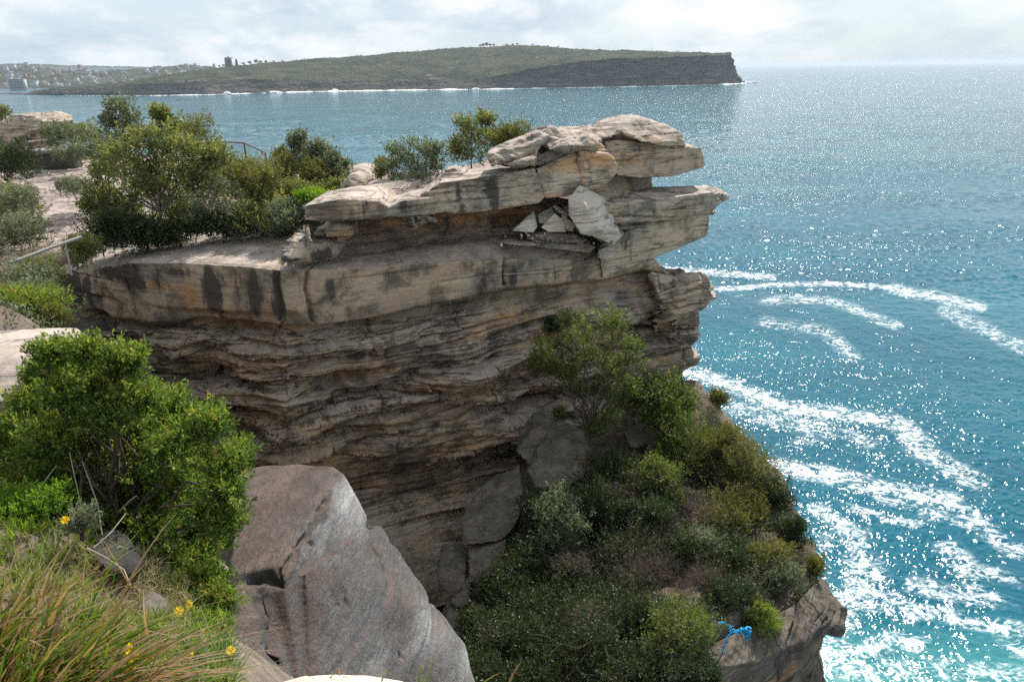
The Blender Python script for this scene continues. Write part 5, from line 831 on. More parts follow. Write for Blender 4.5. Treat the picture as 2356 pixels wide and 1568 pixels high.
# tree and scrub of the slope
bush('tree', 'slender tree with rounded yellow-green crown growing up the cliff foot', 'tree', 'tree', at(1362, 1105, 25.6), cl([(1310,750,36),(1340,780,36),(1405,745,34),(1420,790,40),(1290,800,30),(1250,815,28),(1235,838,20),(1280,850,26),(1350,830,34),(1400,850,36),(1445,840,30),(1455,800,22),(1440,890,30),(1385,900,26),(1310,870,22),(1330,905,18),(1400,960,22),(1370,990,20),(1290,955,14)], 25.8, .8, 51), leaf=.095, asp=.34, tips=140, per=11, trunk_r=.07, twigs=16, seed=77)
def ell2(*a): return ell(a[0], a[1], a[2]*(1.02 if a[0]+.35*(a[1]-1350) > 1560 else 1.2), a[3]*(1.02 if a[0] > 1600 else 1.2), *a[4:])
SL = [
 ('bright-tipped shrub right of the slender tree','tree',(1480,1000,27.5),ell2(1490,930,62,60,27.5,9,1.8,.45,60),.075),
 ('leafy shrub where the slope meets the outer corner','tree',(1560,960,28.5),ell2(1555,940,48,48,28.5,7,1.5,.5,61),.075),
 ('green shrub in the middle of the sunny slope','tree',(1580,1060,26.5),ell2(1560,1030,70,55,26.6,9,2,.45,62),.07),
 ('olive shrub below the rocky crest','olive',(1650,1080,26.5),ell2(1650,1030,55,60,26.5,8,1.8,.48,63),.065),
 ('yellowish heath shrub on the seaward edge of the slope','olive',(1740,1130,25.5),ell2(1720,1090,55,65,25.4,8,1.8,.48,64),.065),
 ('dark shrub clinging to the crest above the sea','dark',(1790,1180,25),ell2(1785,1150,34,60,25.0,6,1.3,.5,65),.065),
 ('small tuft shrub on the rocky crest','olive',(1650,930,30.6),ell2(1652,922,20,18,30.6,3,.6,.6,66),.06),
 ('broad olive shrub halfway down the slope','olive',(1690,1220,23.5),ell2(1690,1190,75,65,23.4,9,2,.45,67),.06),
 ('dark green shrub under the tree at the gully head','dark',(1440,1130,25),ell2(1420,1105,60,45,24.8,8,1.6,.48,68),.07),
 ('glossy shrub in the shade right of the dark boulder','tree',(1530,1150,24.5),ell2(1510,1115,65,52,24.4,9,1.8,.45,69),.065),
 ('grey-leaved shrub in the shade of the gully','grey',(1300,1290,21.5),ell2(1290,1215,55,65,21.5,8,1.5,.48,70),.065),
 ('dark shrub beside the leaning boulder','dark',(1250,1230,22.5),ell2(1240,1185,38,42,22.8,6,1.2,.5,71),.06),
 ('deep green shrub in the darkest part of the gully','dark',(1390,1230,22.5),ell2(1385,1180,70,55,22.4,9,1.8,.45,72),.06),
 ('dark shrub below the glossy one','dark',(1480,1230,22),ell2(1480,1205,60,45,22,7,1.6,.48,73),.06),
 ('brown leafless shrub on the slope','twig',(1600,1230,23),ell2(1590,1190,50,45,23,6,1.4,.5,74),.09),
 ('dark green shrub overhanging the sea below the crest','dark',(1835,1260,22.5),ell2(1825,1235,36,52,22.6,6,1.2,.5,75),.055),
 ('pale olive shrub among grey rocks near the edge','olive',(1760,1340,21),ell2(1755,1290,55,40,21.2,7,1.4,.48,76),.055),
 ('grey-green heath on the rocky shoulder','grey',(1810,1370,20.3),ell2(1800,1340,55,38,20.3,6,1.3,.48,77),.05),
 ('small tuft sticking out over the sea','olive',(1870,1320,21.2),ell2(1872,1305,18,18,21.2,3,.5,.6,78),.05),
 ('dead grey shrub in the middle of the slope','twig',(1500,1370,19.5),ell2(1500,1320,85,50,19.4,9,1.6,.45,79),.09),
 ('dead brown shrub below the grey dead one','twig',(1600,1400,19),ell2(1600,1360,60,45,18.8,7,1.4,.48,80),.08),
 ('dark green shrub right of the dead shrubs','dark',(1680,1340,20.5),ell2(1670,1290,60,50,20.6,8,1.5,.48,81),.055),
 ('dark shrub above the blue cord','dark',(1700,1420,18.5),ell2(1690,1375,60,40,18.6,7,1.3,.48,82),.05),
 ('green shrub hanging over the banded rock face','bright',(1760,1450,18),ell2(1755,1425,40,40,18,5,.9,.5,83),.045),
 ('dark shrub in the gully beside the grey boulder','dark',(1230,1340,20.5),ell2(1220,1310,60,50,20.6,8,1.5,.48,84),.06),
 ('dark shrub near the flat low stone','dark',(1150,1400,19.5),ell2(1150,1375,55,45,19.6,7,1.4,.48,85),.055),
 ('dark leafy mass in the bottom of the gully','dark',(1250,1440,18),ell2(1250,1420,80,50,18.2,9,1.8,.45,86),.055),
 ('dark shrub below the dead grey shrub','dark',(1400,1430,17.5),ell2(1390,1400,80,50,17.8,9,1.6,.45,87),.055),
 ('large glossy green shrub at the bottom edge','tree',(1550,1500,15.4),ell2(1560,1470,90,62,15.4,11,1.6,.42,88),.05),
 ('dark shrub at the bottom centre of the view','dark',(1180,1540,16.5),ell2(1170,1500,90,60,16.6,10,1.8,.42,89),.055),
 ('dark green shrub at the bottom right of the gully','dark',(1350,1530,15.5),ell2(1340,1500,95,60,15.6,10,1.6,.42,90),.05),
 ('glossy dark shrub left of the banded rock face','dark',(1620,1570,14.4),ell2(1590,1550,75,45,14.6,8,1.2,.45,91),.045),
 ('dark shrub cut off by the bottom edge left of centre','dark',(1450,1600,14.4),ell2(1450,1565,85,45,14.6,8,1.2,.45,92),.045),
 ('small dark shrub at the foot of the big boulder','dark',(1120,1460,18.8),ell2(1105,1440,40,34,18.8,5,1,.5,93),.055),
 ('dark shrub under the bottom edge of the gully','dark',(1230,1610,14.8),ell2(1230,1575,80,40,14.9,7,1.2,.45,94),.05),
 ('small fern-like shrub growing from a crack in the cliff','dark',(1275,755,30),ell2(1278,748,16,12,30.1,3,.4,.6,95),.06)]
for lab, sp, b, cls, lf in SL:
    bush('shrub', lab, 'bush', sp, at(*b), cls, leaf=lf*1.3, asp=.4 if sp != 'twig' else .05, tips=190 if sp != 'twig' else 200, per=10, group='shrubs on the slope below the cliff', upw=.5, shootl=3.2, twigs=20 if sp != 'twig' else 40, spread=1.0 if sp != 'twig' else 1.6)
fs_ = np.random.default_rng(505)
for k in range(44):
    for _ in range(200):
        px, py = fs_.uniform(1080, 1860), fs_.uniform(1120, 1568)
        if py > np.interp(px, [1080,1200,1300,1600,1700,1860], [1430,1250,1130,1080,1080,1240]) and py < np.interp(px, [1600,1660,1740,1860], [1600,1470,1430,1340]): break
    if px+.35*(1350-py) > 1640: continue
    d = ray(px, py); q = 8.0
    while q < 40 and (d*q)[2] > gz((d*q)[0], (d*q)[1]): q += .1
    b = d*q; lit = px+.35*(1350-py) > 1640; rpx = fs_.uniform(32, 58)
    bush('shrub', 'dark tangled shrub in the thicket covering the gully slope', 'bush', ('dark', 'dark', 'dark', 'twig', 'dark', 'grey')[k % 6] if not lit else ('olive', 'grey', 'tree', 'dark')[k % 4], b, ell(px, py-rpx*.4, rpx*1.3, rpx*.8, b[1], 7, 1.3, .5, 700+k), leaf=.07, asp=.34, tips=130, per=10, group='tangled shrubs of the gully thicket', upw=.5, shootl=3.2, twigs=16)  # unlit slope gets the darker leaf colours in place of cast shade
# low cover over the slope: counted by nobody
rg = np.random.default_rng(31); n = 26000; x = rg.uniform(-6, 11, n*2); y = rg.uniform(10, 32, n*2); zz_ = np.array([gz(a, b) for a, b in zip(x, y)]); Pc = np.stack([x, y, zz_], 1); qx, qy = project(Pc)
front = np.interp(qx, [900,1000,1060,1180,1250,1400,1560,1600,1700,1900], [1700,1480,1440,1200,1150,1080,1000,960,1040,1440])
ok = (zz_ > -22) & (qy > front) & (qx > 1040) & (fbm(Pc*.6, 3, 8) > np.where(qx > 1500, -.04, -.25)); Pc = Pc[ok][:n]; k = len(Pc)
Cc = np.repeat(Pc, 5, 0)+rg.normal(0, .12, (k*5, 3))*np.array([1, 1, .5])+np.array([0, 0, .1]); Dc = rg.normal(size=(k*5, 3))*.6+np.array([0, 0, .6]); Dc /= np.linalg.norm(Dc, axis=1, keepdims=True); ln = rg.uniform(.05, .12, k*5)
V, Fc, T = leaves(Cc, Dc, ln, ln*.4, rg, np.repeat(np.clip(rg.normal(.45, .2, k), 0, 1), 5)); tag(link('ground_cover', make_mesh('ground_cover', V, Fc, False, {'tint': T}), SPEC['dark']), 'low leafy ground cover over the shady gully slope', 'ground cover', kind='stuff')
# heath cover on the headland top and the near left bank
def cover(name, label, spec, pts, nrm, ln0, per, seed, mat=None):
    rg = np.random.default_rng(seed); k = len(pts); Cc = np.repeat(pts, per, 0)+rg.normal(0, ln0*.9, (k*per, 3))*np.array([1, 1, .35]); Dc = rg.normal(size=(k*per, 3))*.55+np.array(nrm); Dc /= np.linalg.norm(Dc, axis=1, keepdims=True); ln = ln0*rg.uniform(.5, 1.3, k*per)
    V, Fc, T = leaves(Cc, Dc, ln, ln*.3, rg, np.repeat(np.clip(rg.normal(.5, .22, k), 0, 1), per)); tag(link(name, make_mesh(name, V, Fc, False, {'tint': T}), mat or SPEC[spec]), label, 'ground cover', kind='stuff')
x = rg.uniform(-34, 0, 26000); y = rg.uniform(26, 66, 26000); p2 = np.stack([x, y, [gz2(a, b) for a, b in zip(x, y)]], 1); qx, qy = project(p2)
bare = (np.abs(qx-150-.2*(qy-440)) < 75) & (qy > 375) & (qy < 540); plat_ = (qy > np.interp(qx, [100,250,420,560,700,760], [620,592,572,556,535,500])); ok = ~bare & ~plat_ & (qx > -60) & (qx < 870) & (fbm(p2*.4, 3, 5) > -.12) & (y > 27.5)
cover('heath', 'low mixed heath between the shrubs of the headland top', 'olive', p2[ok], (0, 0, .7), .11, 6, 41)
x = rg.uniform(-22, -5, 9000); y = rg.uniform(12, 34, 9000); p3 = np.stack([x, y, [gz(a, b) for a, b in zip(x, y)]], 1); qx, qy = project(p3); ok = (qx < 255) & (qy < 760) & (qx < np.interp(qy, [560,640,700,760], [190,140,150,190])); cover('heath', 'low heath under the shrubs of the left bank', 'grey', p3[ok], (0, 0, .7), .10, 7, 42)

# ------------------------------------------------------------------ grass, flowers, litter in the foreground
M_BLADE = leaf_mat('tussock_blades', [(0, (.04, .09, .008)), (.45, (.11, .17, .018)), (.6, (.20, .18, .03)), (.74, (.22, .085, .04)), (1, (.36, .24, .16))], .35)
M_STRAW = leaf_mat('dry_grass', [(0, (.16, .15, .06)), (.5, (.30, .26, .14)), (1, (.45, .40, .28))], .3, .7, .2)
M_LAWN = leaf_mat('fresh_grass', [(0, (.07, .13, .012)), (.6, (.17, .26, .025)), (1, (.32, .34, .06))], .4)
def blades(B, Ln, D, bend, wid, rg, t0, t1, seg=5):
    n = len(B); t = np.linspace(0, 1, seg+1); side = np.cross(D, np.array([0, 0, 1.])+rg.normal(0, .3, (n, 3))); side /= np.maximum(np.linalg.norm(side, axis=1, keepdims=True), 1e-6)
    V = np.empty((n, seg+1, 2, 3)); T = np.empty((n, seg+1, 2))
    for i, q in enumerate(t):
        c = B+D*(Ln*q)[:, None]+bend*(q*q*Ln)[:, None]; w = (wid*(1-q**2.2)*(.6+.4*min(1, q*4)))[:, None]+.0004
        V[:, i, 0] = c+side*w; V[:, i, 1] = c-side*w; T[:, i] = (t0*(1-q**1.6)+t1*q**1.6)[:, None]
    k = np.arange(n)[:, None]*(2*(seg+1))+np.arange(seg)[None]*2; Fc = np.stack([k, k+1, k+3, k+2], -1).reshape(-1, 4); return V.reshape(-1, 3), Fc, np.clip(T.ravel(), 0, 1)
def tussock(label, base, n, ln, lean, spread, wid, seed, mat=None, dry=.3, group='grass tussocks in the foreground', rad=.12):
    rg = np.random.default_rng(seed); base = np.asarray(base, float); B = base+rg.normal(0, 1, (n, 3))*np.array([rad, rad, .015]); D = np.array(lean)+rg.normal(0, spread, (n, 3)); D[:, 2] = np.abs(D[:, 2]); D /= np.linalg.norm(D, axis=1, keepdims=True)
    Ls = ln*rg.uniform(.45, 1.1, n); bend = np.stack([D[:, 0]*.35+.12, D[:, 1]*.35, -np.abs(rg.normal(.28, .15, n))], 1); isd = rg.random(n) < dry; t0 = np.where(isd, .85, rg.uniform(0, .45, n)); t1 = np.where(isd, 1., np.where(rg.random(n) < .6, .76, .5))
    t = thing('grass_tussock', base, label, 'grass', group); V, Fc, T = blades(B, Ls, D, bend, wid*1.25*rg.uniform(.6, 1.25, n), rg, t0, t1)
    link('blades', make_mesh('blades', V, Fc, True, {'tint': T}), mat or M_BLADE, t); return t
tussock('big reddish-tipped grass tussock in the bottom left corner', at(40, 1640, 2.45), 300, .50, (.22, .15, 1), .22, .0065, 1, rad=.15)
tussock('reed-like tussock with red tips at the left edge', at(-70, 1560, 2.6), 220, .56, (.20, .1, 1), .2, .0065, 2, rad=.15)
tussock('leaning green tussock right of the bottom left corner', at(150, 1660, 2.4), 190, .46, (.6, .15, .8), .2, .006, 3, rad=.12)
tussock('tussock of brown seed stems leaning right at the bottom', at(110, 1640, 2.4), 60, .60, (.95, .1, .42), .14, .0024, 4, dry=.9, rad=.12)
tussock('thin brown-stemmed tussock behind the big one', at(110, 1440, 3.2), 110, .40, (.4, .1, 1), .25, .003, 5, dry=.75, rad=.16)
for k, (px, py, Y, n, ln, lab) in enumerate(((968,1620,2.7,9,.36,'tall green grass blades in front of the boulder foot'),(1150,1620,2.7,5,.22,'few green blades at the bottom edge under the gully'),(1095,1620,2.8,3,.22,'dry brown blades at the bottom edge'),(770,1590,2.7,16,.12,'short yellow-green tuft behind the white rock'),(700,1590,2.7,14,.10,'short mixed tuft at the left end of the white rock'),(860,1590,2.72,12,.10,'rusty short tuft at the right end of the white rock'))):
    tussock(lab, at(px, py, Y), n, ln, (.12, 0, 1), .16, .004, 20+k, rad=.035, group='small grass tufts along the bottom edge')
def scatter(name, label, mat, reg, n, ln, wid, seed, t0=(0, 1), upz=1.0):
    rg = np.random.default_rng(seed); cx, cy, rx, ry = reg; px = cx+rx*rg.uniform(-1, 1, n); py = cy+ry*rg.uniform(-1, 1, n); B = []
    for a, b in zip(px, py):
        d = ray(a, b); s = 2.0
        for _ in range(40):
            p = d*s
            if p[2] < gz(p[0], p[1]): break
            s += .13
        B.append(d*s)
    B = np.array(B); ok = (B[:, 1] < 8); B = B[ok]; n = len(B); D = rg.normal(0, .5, (n, 3))+np.array([.15, 0, upz]); D /= np.linalg.norm(D, axis=1, keepdims=True); bend = rg.normal(0, .25, (n, 3)); tt = rg.uniform(t0[0], t0[1], n)
    V, Fc, T = blades(B, ln*rg.uniform(.4, 1.2, n), D, bend, np.full(n, wid), rg, tt, tt, 4); tag(link(name, make_mesh(name, V, Fc, True, {'tint': T}), mat), label, 'grass', kind='stuff')
scatter('grass', 'fresh bright green grass on the near bank', M_LAWN, (350, 1500, 190, 90), 3200, .095, .004, 71)
scatter('grass', 'fresh green grass at the left edge', M_LAWN, (80, 1290, 130, 80), 1500, .10, .0035, 72)
scatter('dry_grass', 'dry straw and fine dead stems on the near bank', M_STRAW, (230, 1410, 200, 160), 8000, .13, .0021, 73, upz=.4)
scatter('dry_grass', 'dry grass along the bottom edge', M_STRAW, (420, 1560, 120, 50), 900, .09, .0016, 74, upz=.7)
scatter('grass', 'grey-green strappy leaves at the edge of the bank', leaf_mat('greygreen_straps', [(0, (.07, .12, .05)), (1, (.22, .30, .15))], .35), (480, 1540, 60, 40), 420, .14, .005, 75)
M_PETAL = leaf_mat('yellow_petals', [(0, (.80, .53, .01)), (1, (.9, .66, .02))], .3, .6, .2); M_DISC = simple_mat('flower_centre', (.55, .25, .01)); M_STEM = simple_mat('green_stem', (.08, .14, .03))
for k, (px, py, Y, lab) in enumerate(((150,1196,4.7,'yellow daisy flower alone beside the shrub at the upper left of the grass'),(436,1389,4.2,'yellow daisy above the other at the foot of the dark shrub'),(412,1405,4.1,'yellow daisy just left of the small pale grey stone\'s right end'),(298,1491,2.72,'small yellow daisy topmost of the cluster in the tussock'),(304,1507,2.68,'largest yellow daisy in the middle of the tussock cluster'),(343,1518,2.72,'yellow daisy right of the tussock cluster'),(301,1537,2.65,'yellow daisy lowest of the tussock cluster'),(437,1506,3.1,'yellow daisy between the tussock and the boulder'),(531,1495,3.5,'yellow daisy held out alone in front of the boulder'))):
    Y *= .955; c = at(px, py, Y); r = (.024 if k != 4 else .032)*min(max(Y/3.4, .85), 1.1); g0 = c+np.array([-.02, .02, -.16-.02*(k % 3)]); t = thing('daisy', g0, lab, 'flower', 'yellow daisies on the near bank'); rg = np.random.default_rng(300+k)
    tilt = Matrix.Rotation(R(38+10*math.sin(k*2.1)), 3, 'X') @ Matrix.Rotation(R(20*math.cos(k*3)), 3, 'Y'); tm = np.array(tilt)
    an = np.linspace(0, 2*math.pi, 14, endpoint=False)+rg.normal(0, .05, 14); D = np.stack([np.cos(an), np.sin(an), .25+0*an], 1); D /= np.linalg.norm(D, axis=1, keepdims=True); D = D@tm.T
    V, Fc, T = leaves(np.repeat(c[None], 14, 0)+D*r*.2, D, np.full(14, r), np.full(14, r*.48), rg, rg.random(14), .1); link('petals', make_mesh('petals', V, Fc, False, {'tint': T}), M_PETAL, t)
    uu, vv = np.meshgrid(np.linspace(0, 2*math.pi, 11), np.linspace(0, math.pi/2, 4)); V = c+(np.stack([np.cos(uu)*np.cos(vv), np.sin(uu)*np.cos(vv), .5*np.sin(vv)], -1).reshape(-1, 3)*r*.3)@tm.T; link('disc', make_mesh('disc', V, gridfaces(11, 4)), M_DISC, t)
    V, Fc = tube([g0, (g0+c)/2+np.array([.01, 0, 0]), c], [.0025, .002, .002]); link('stem', make_mesh('stem', V, Fc), M_STEM, t)
# bare dead stems in the big bush and over the black rock
M_DEAD = simple_mat('bleached_dead_wood', (.36, .33, .29), .9, .1, .4, 20)
for k, (pts, r, lab) in enumerate((([(195,1260,4.9),(190,1180,5.2),(175,1110,5.4),(160,1040,5.5)], .006, 'bleached bare stem rising through the left of the big bush'),([(235,1230,5),(225,1160,5.2),(200,1090,5.5),(188,1060,5.5)], .006, 'second bleached stem right of the first in the big bush'),([(275,1175,5.4),(300,1150,5.3),(315,1140,5.2)], .008, 'short pale broken stick lying across the big bush'),([(70,1140,5),(100,1110,5.2),(130,1070,5.4)], .005, 'thin pale twig above the low bright shrub'),([(215,1260,4.6),(255,1225,4.7),(290,1180,4.9)], .005, 'dead twig leaning over the black rock'),([(200,1260,4.5),(240,1280,4.5),(285,1310,4.5),(300,1345,4.4)], .006, 'dead branch lying along the foot of the black rock'),([(245,1290,4.4),(275,1255,4.4),(295,1262,4.5)], .004, 'curled dead twig on the black rock'))):
    V, Fc = tube([at(*t) for t in pts], np.linspace(r, r*.5, len(pts))); tag(link('dead_stem', make_mesh('dead_stem', V, Fc), M_DEAD), lab, 'stick', 'dead sticks in the foreground')

# ------------------------------------------------------------------ fence, wall, person, cord
M_RAIL = simple_mat('weathered_timber', (.13, .105, .085), .85, .2, .4, 6); M_WIRE = simple_mat('wire_mesh', (.12, .12, .12), .5, .5); M_STEEL = simple_mat('dull_steel_rail', (.30, .29, .27), .5, .5)
def beam(a, b, w):
    return tube([a, b], [w, w], 4)
def fence(label, tops, hgt, w, mesh=True):
    t = thing('fence', tops[0]+np.array([0, 0, -hgt]), label, 'fence')
    for p in tops:
        V, Fc = beam(p+np.array([0, 0, -hgt]), p+np.array([0, 0, .03]), w); link('post', make_mesh('post', V, Fc, False), M_RAIL, t)
    for a, b in zip(tops[:-1], tops[1:]):
        V, Fc = beam(a, b, w*.8); link('rail', make_mesh('rail', V, Fc, False), M_RAIL, t)
        if mesh:
            prt = []
            for q in np.linspace(.04, .96, 14): prt.append(tube([a*(1-q)+b*q, a*(1-q)+b*q+np.array([0, 0, -hgt*.85])], [.006, .006], 4))
            for q in (.2, .4, .6, .8): prt.append(tube([a-np.array([0, 0, hgt*q]), b-np.array([0, 0, hgt*q])], [.006, .006], 4))
            V, Fc, _ = join(prt); link('wire_mesh', make_mesh('wire_mesh', V, Fc, False), M_WIRE, t)
fence('timber lookout fence with wire infill behind the scrub', [at(512,326,66), at(562,329,66), at(610,351,62)] , 1.25, .075)
fence('lower timber fence return beside the lookout fence', [at(611,352,61.5), at(566,377,57)], 1.15, .06)
fence('far timber fence with an arched rail at the left edge', [at(95,281,62), at(155,282,62), at(160,309,61), at(235,317,61)], 1.2, .07, False)
hr_ = thing('handrail', at(45,630,22.5), 'long sloping grey handrail at the left among the shrubs', 'handrail')
V, Fc = tube([at(20,606,22.3), at(45,597,22.5), at(110,572,23.2), at(187,545,24)], [.05]*4, 7); link('rail', make_mesh('rail', V, Fc), M_STEEL, hr_)
for px, py, Y in ((45,597,22.5),(150,559,23.6)):
    a = at(px, py, Y); V, Fc = tube([a, a-np.array([0, 0, 1.0])], [.03, .03], 6); link('post', make_mesh('post', V, Fc), M_STEEL, hr_)
M_DARKC = simple_mat('dark_concrete', (.06, .055, .05), .9, .1, .5, 2); M_CAP = simple_mat('worn_stone', (.22, .19, .17), .9, .1, .4, 2)
a, b = at(35, 388, 60), at(165, 384, 60); hgt = 1.05
w = thing('wall', a, 'low dark retaining wall with stone coping at the far left', 'wall')
V, Fc = boxes([(a[0], b[0], a[1], a[1]+1.6, a[2]-1, a[2]+hgt)]); link('wall_face', make_mesh('wall_face', V, Fc, False), M_DARKC, w); V, Fc = boxes([(a[0]-.1, b[0]+.1, a[1]-.12, a[1]+1.8, a[2]+hgt+.004, a[2]+hgt+.2)]); link('coping', make_mesh('coping', V, Fc, False), M_CAP, w)
rock('rock', [fy([(-60,345,66),(-60,275,66),(20,268,66),(60,262,66),(95,270,65.5),(103,285,65),(85,300,64.5),(45,318,64.5),(0,345,64.5)], 5), fy([(-60,350,65),(40,310,65),(48,348,65),(-60,370,65)], 4)], M_BLOCK, 'overhanging sandstone outcrop at the far left above the wall', rough=.5, seed=61, vox=.09, iso=.2)
rock('rock', [fy([(50,325,64),(85,322,63.5),(85,328,63.5),(52,330,63.5)], 2)], M_BLOCK, 'thin flat stone shelf under the far left outcrop', rough=.2, seed=62, vox=.06)
# person beyond the low wall
def person(foot, h, face):
    s = h/1.72; J = {'pelvis':(0,0,.92),'spine':(0,0,1.15),'chest':(0,.02,1.36),'neck':(0,.02,1.5),'head':(0,-.02,1.62),'crown':(0,-.01,1.70),'hl':(-.1,0,.88),'kl':(-.11,-.03,.48),'al':(-.11,.02,.08),'tl':(-.12,-.14,.04),'hr':(.1,0,.88),'kr':(.12,-.06,.48),'ar':(.13,.06,.09),'tr':(.14,-.1,.04),'sl':(-.18,.02,1.42),'el':(-.25,.02,1.14),'wl':(-.22,-.12,.94),'pl':(-.21,-.17,.88),'sr':(.18,.02,1.42),'er':(.25,.02,1.14),'wr':(.23,-.1,.93),'pr':(.22,-.15,.87)}
    Rr = dict(pelvis=.13,spine=.12,chest=.14,neck=.05,head=.085,crown=.07,hl=.085,kl=.055,al=.04,tl=.035,hr=.085,kr=.055,ar=.04,tr=.035,sl=.06,el=.042,wl=.03,pl=.03,sr=.06,er=.042,wr=.03,pr=.03)
    E = [('pelvis','spine'),('spine','chest'),('chest','neck'),('neck','head'),('head','crown'),('pelvis','hl'),('hl','kl'),('kl','al'),('al','tl'),('pelvis','hr'),('hr','kr'),('kr','ar'),('ar','tr'),('chest','sl'),('sl','el'),('el','wl'),('wl','pl'),('chest','sr'),('sr','er'),('er','wr'),('wr','pr')]
    ks = list(J); me = bpy.data.meshes.new('p'); rz = Matrix.Rotation(face, 3, 'Z'); me.from_pydata([tuple(rz @ Vector(J[k])*s) for k in ks], [(ks.index(a), ks.index(b)) for a, b in E], [])
    o = bpy.data.objects.new('tmp', me); COL.objects.link(o); m = o.modifiers.new('s', 'SKIN'); o.modifiers.new('d', 'SUBSURF').levels = 1
    for i, k in enumerate(ks): me.skin_vertices[0].data[i].radius = (Rr[k]*s, Rr[k]*s); me.skin_vertices[0].data[i].use_root = (k == 'pelvis')
    m2 = bpy.data.meshes.new_from_object(o.evaluated_get(bpy.context.evaluated_depsgraph_get())); bpy.data.objects.remove(o)
    n = len(m2.vertices); P = np.empty(n*3, np.float32); m2.vertices.foreach_get('co', P); P = P.reshape(-1, 3); z = P[:, 2]/s; at_ = m2.attributes.new('tint', 'FLOAT', 'POINT'); at_.data.foreach_set('value', np.where(z > 1.49, .9, np.where(z > .95, .1, .5)).astype(np.float32))
    mt = bpy.data.materials.new('clothes_and_skin'); mt.use_nodes = True; L(mt.node_tree, ramp(mt.node_tree, attr_n(mt.node_tree, 'tint'), [(0, (.035, .04, .055)), (.3, (.05, .07, .12)), (.7, (.45, .30, .22))], 'CONSTANT'), mt.node_tree.nodes['Principled BSDF'].inputs['Base Color'])
    m2.materials.clear(); m2.name = 'person'; b = link('person', m2, mt); b.location = Vector([float(v) for v in foot]); tag(b, 'person in dark jacket and blue trousers walking behind the low wall', 'person')
    uu, vv = np.meshgrid(np.linspace(0, 2*math.pi, 17), np.linspace(-.2, math.pi/2, 7)); V = np.stack([.1*np.cos(uu)*np.cos(vv), .11*np.sin(uu)*np.cos(vv)+.01, 1.64+.1*np.sin(vv)], -1).reshape(-1, 3)*s; h_ = link('hair', make_mesh('hair', (np.array(rz)@V.T).T, gridfaces(17, 7)), simple_mat('dark_hair', (.02, .015, .012))); h_.parent = b
pf = at(74, 356, 64); person(pf, 1.65*.75+.45, R(70))
rg = np.random.default_rng(9); M_BLUE = simple_mat('blue_cord', (.02, .33, .62), .6, .3, .5, 12)
def ribbon(pts, w):
    p = np.array([at(*t) for t in pts]); t = np.linspace(0, 1, len(p)); q = np.linspace(0, 1, 46); c = np.stack([np.interp(q, t, p[:, k]) for k in range(3)], 1)+rg.normal(0, .026, (46, 3)); return tube(c, w*.6*rg.uniform(.4, 1.5, 46), 6)
prt = [ribbon([(1667,1502,16.0),(1664,1485,16.0),(1672,1465,16.1),(1682,1452,16.2),(1700,1448,16.3),(1722,1444,16.4)], .026), ribbon([(1722,1443,16.4),(1726,1452,16.35),(1716,1460,16.3)], .035), ribbon([(1680,1452,16.2),(1682,1440,16.2),(1668,1432,16.2),(1655,1433,16.1)], .016), ribbon([(1684,1455,16.2),(1705,1452,16.3),(1720,1450,16.35)], .024), ribbon([(1665,1500,16.0),(1670,1475,16.0),(1679,1455,16.1),(1700,1450,16.2),(1718,1446,16.3)], .02), ribbon([(1716,1446,16.3),(1722,1458,16.3),(1718,1470,16.25)], .02)]
V, Fc, _ = join(prt); tag(link('cord', make_mesh('cord', V, Fc), M_BLUE), 'frayed bright blue cord snagged above the banded rock face', 'cord')
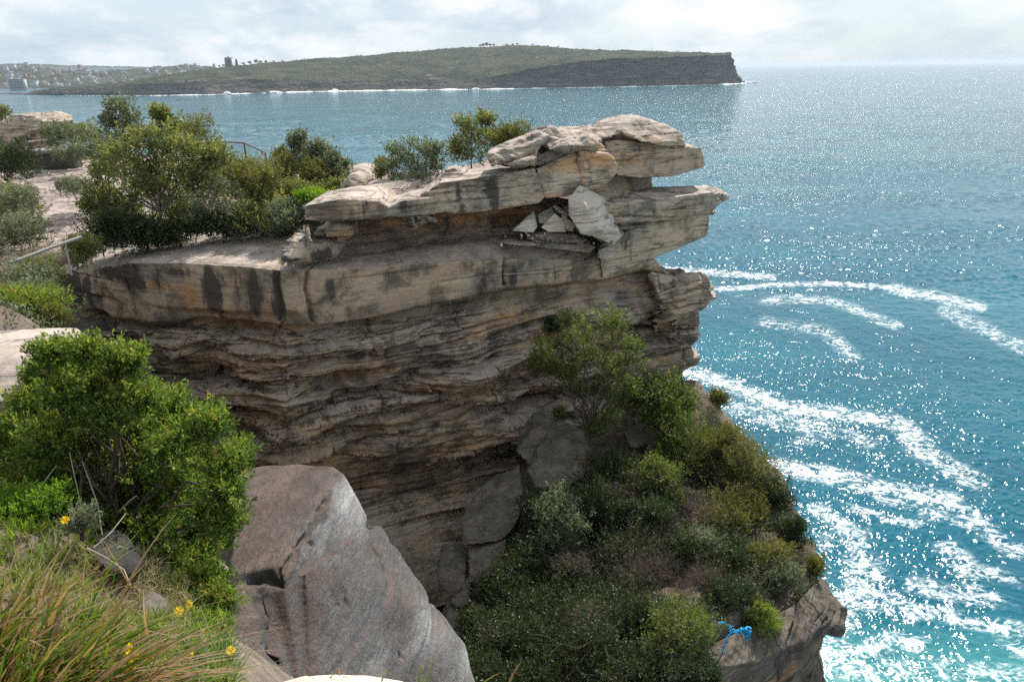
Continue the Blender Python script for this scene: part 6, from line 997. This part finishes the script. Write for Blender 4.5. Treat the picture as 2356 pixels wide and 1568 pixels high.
# pine and small trees on the far ridge
M_FARTREE = simple_mat('far_tree_green', (.03, .04, .025), .9, .1, .6, .3)
def far_tree(name, label, px, py, hgt, wid, kind, seed):
    Yh = np.interp(px, *WY)+(425 if px < 1300 else 250); b = at(px, py, Yh); rg = np.random.default_rng(seed); t = thing(name, b, label, 'tree', 'trees on the far ridge' if kind == 'r' else None)
    V, Fc = tube([b-np.array([0, 0, 3]), b+np.array([0, 0, hgt*.8])], [.5, .2], 5); link('trunk', make_mesh('trunk', V, Fc), M_BARK, t)
    n = 260; h = rg.random(n); r = (wid*(1-h*.92) if kind == 'p' else wid*np.sqrt(np.maximum(1-(2*h-1)**2, .02)))*rg.uniform(.3, 1.05, n); a = rg.uniform(0, 6.283, n); C = b+np.stack([r*np.cos(a), r*np.sin(a), hgt*(.12+.88*h) if kind == 'p' else hgt*(.4+.6*h)], 1); D = rg.normal(size=(n, 3)); D /= np.linalg.norm(D, axis=1, keepdims=True)
    V, Fc, T = leaves(C, D, np.full(n, hgt*.16), np.full(n, hgt*.11), rg, rg.random(n)); link('crown', make_mesh('crown', V, Fc, False), M_FARTREE, t)
far_tree('pine_tree', 'dark conical pine beside the tower on the headland ridge', 545, 153, 19, 4.0, 'p', 1)
for k in range(34):
    px = [575,590,600,612,560,515,505,630,650,1105,1112,1120,1128,1136,1165,1180,1190,1225,1260,1285,700,760,830,900,960,1010,1330,1380,1430,1500,1560,1610,1040,1060][k]
    py = np.interp(px, [500,600,700,850,1000,1100,1200,1260,1340,1450,1560,1640], [156.5,147.5,137.5,127.5,114.5,109.5,104.5,108,114.5,117.5,119.5,122])
    hh = [11,13,9,8,9,8,7,6,5,8,10,12,9,8,6,6,7,6,5,5][k] if k < 20 else 3.5; far_tree('tree', 'small rounded tree on the skyline of the far headland', px, py, hh, hh*.62, 'r', 20+k)

# ------------------------------------------------------------------ air
V, Fc = boxes([(-46000, 46000, -600, 46000, SEA-3, 62)]); hz = link('haze', make_mesh('haze', V, Fc, False)); hm_ = bpy.data.materials.new('haze'); hm_.use_nodes = True; nt = hm_.node_tree; nt.nodes.clear()
pv = node(nt, 'ShaderNodeVolumePrincipled'); pv.inputs['Density'].default_value = .00005; pv.inputs['Color'].default_value = (.72, .84, .96, 1); pv.inputs['Anisotropy'].default_value = .1
L(nt, pv.outputs[0], node(nt, 'ShaderNodeOutputMaterial').inputs['Volume']); hz.data.materials.append(hm_); tag(hz, 'thin sea haze over the water and the far shore', 'haze', kind='stuff')
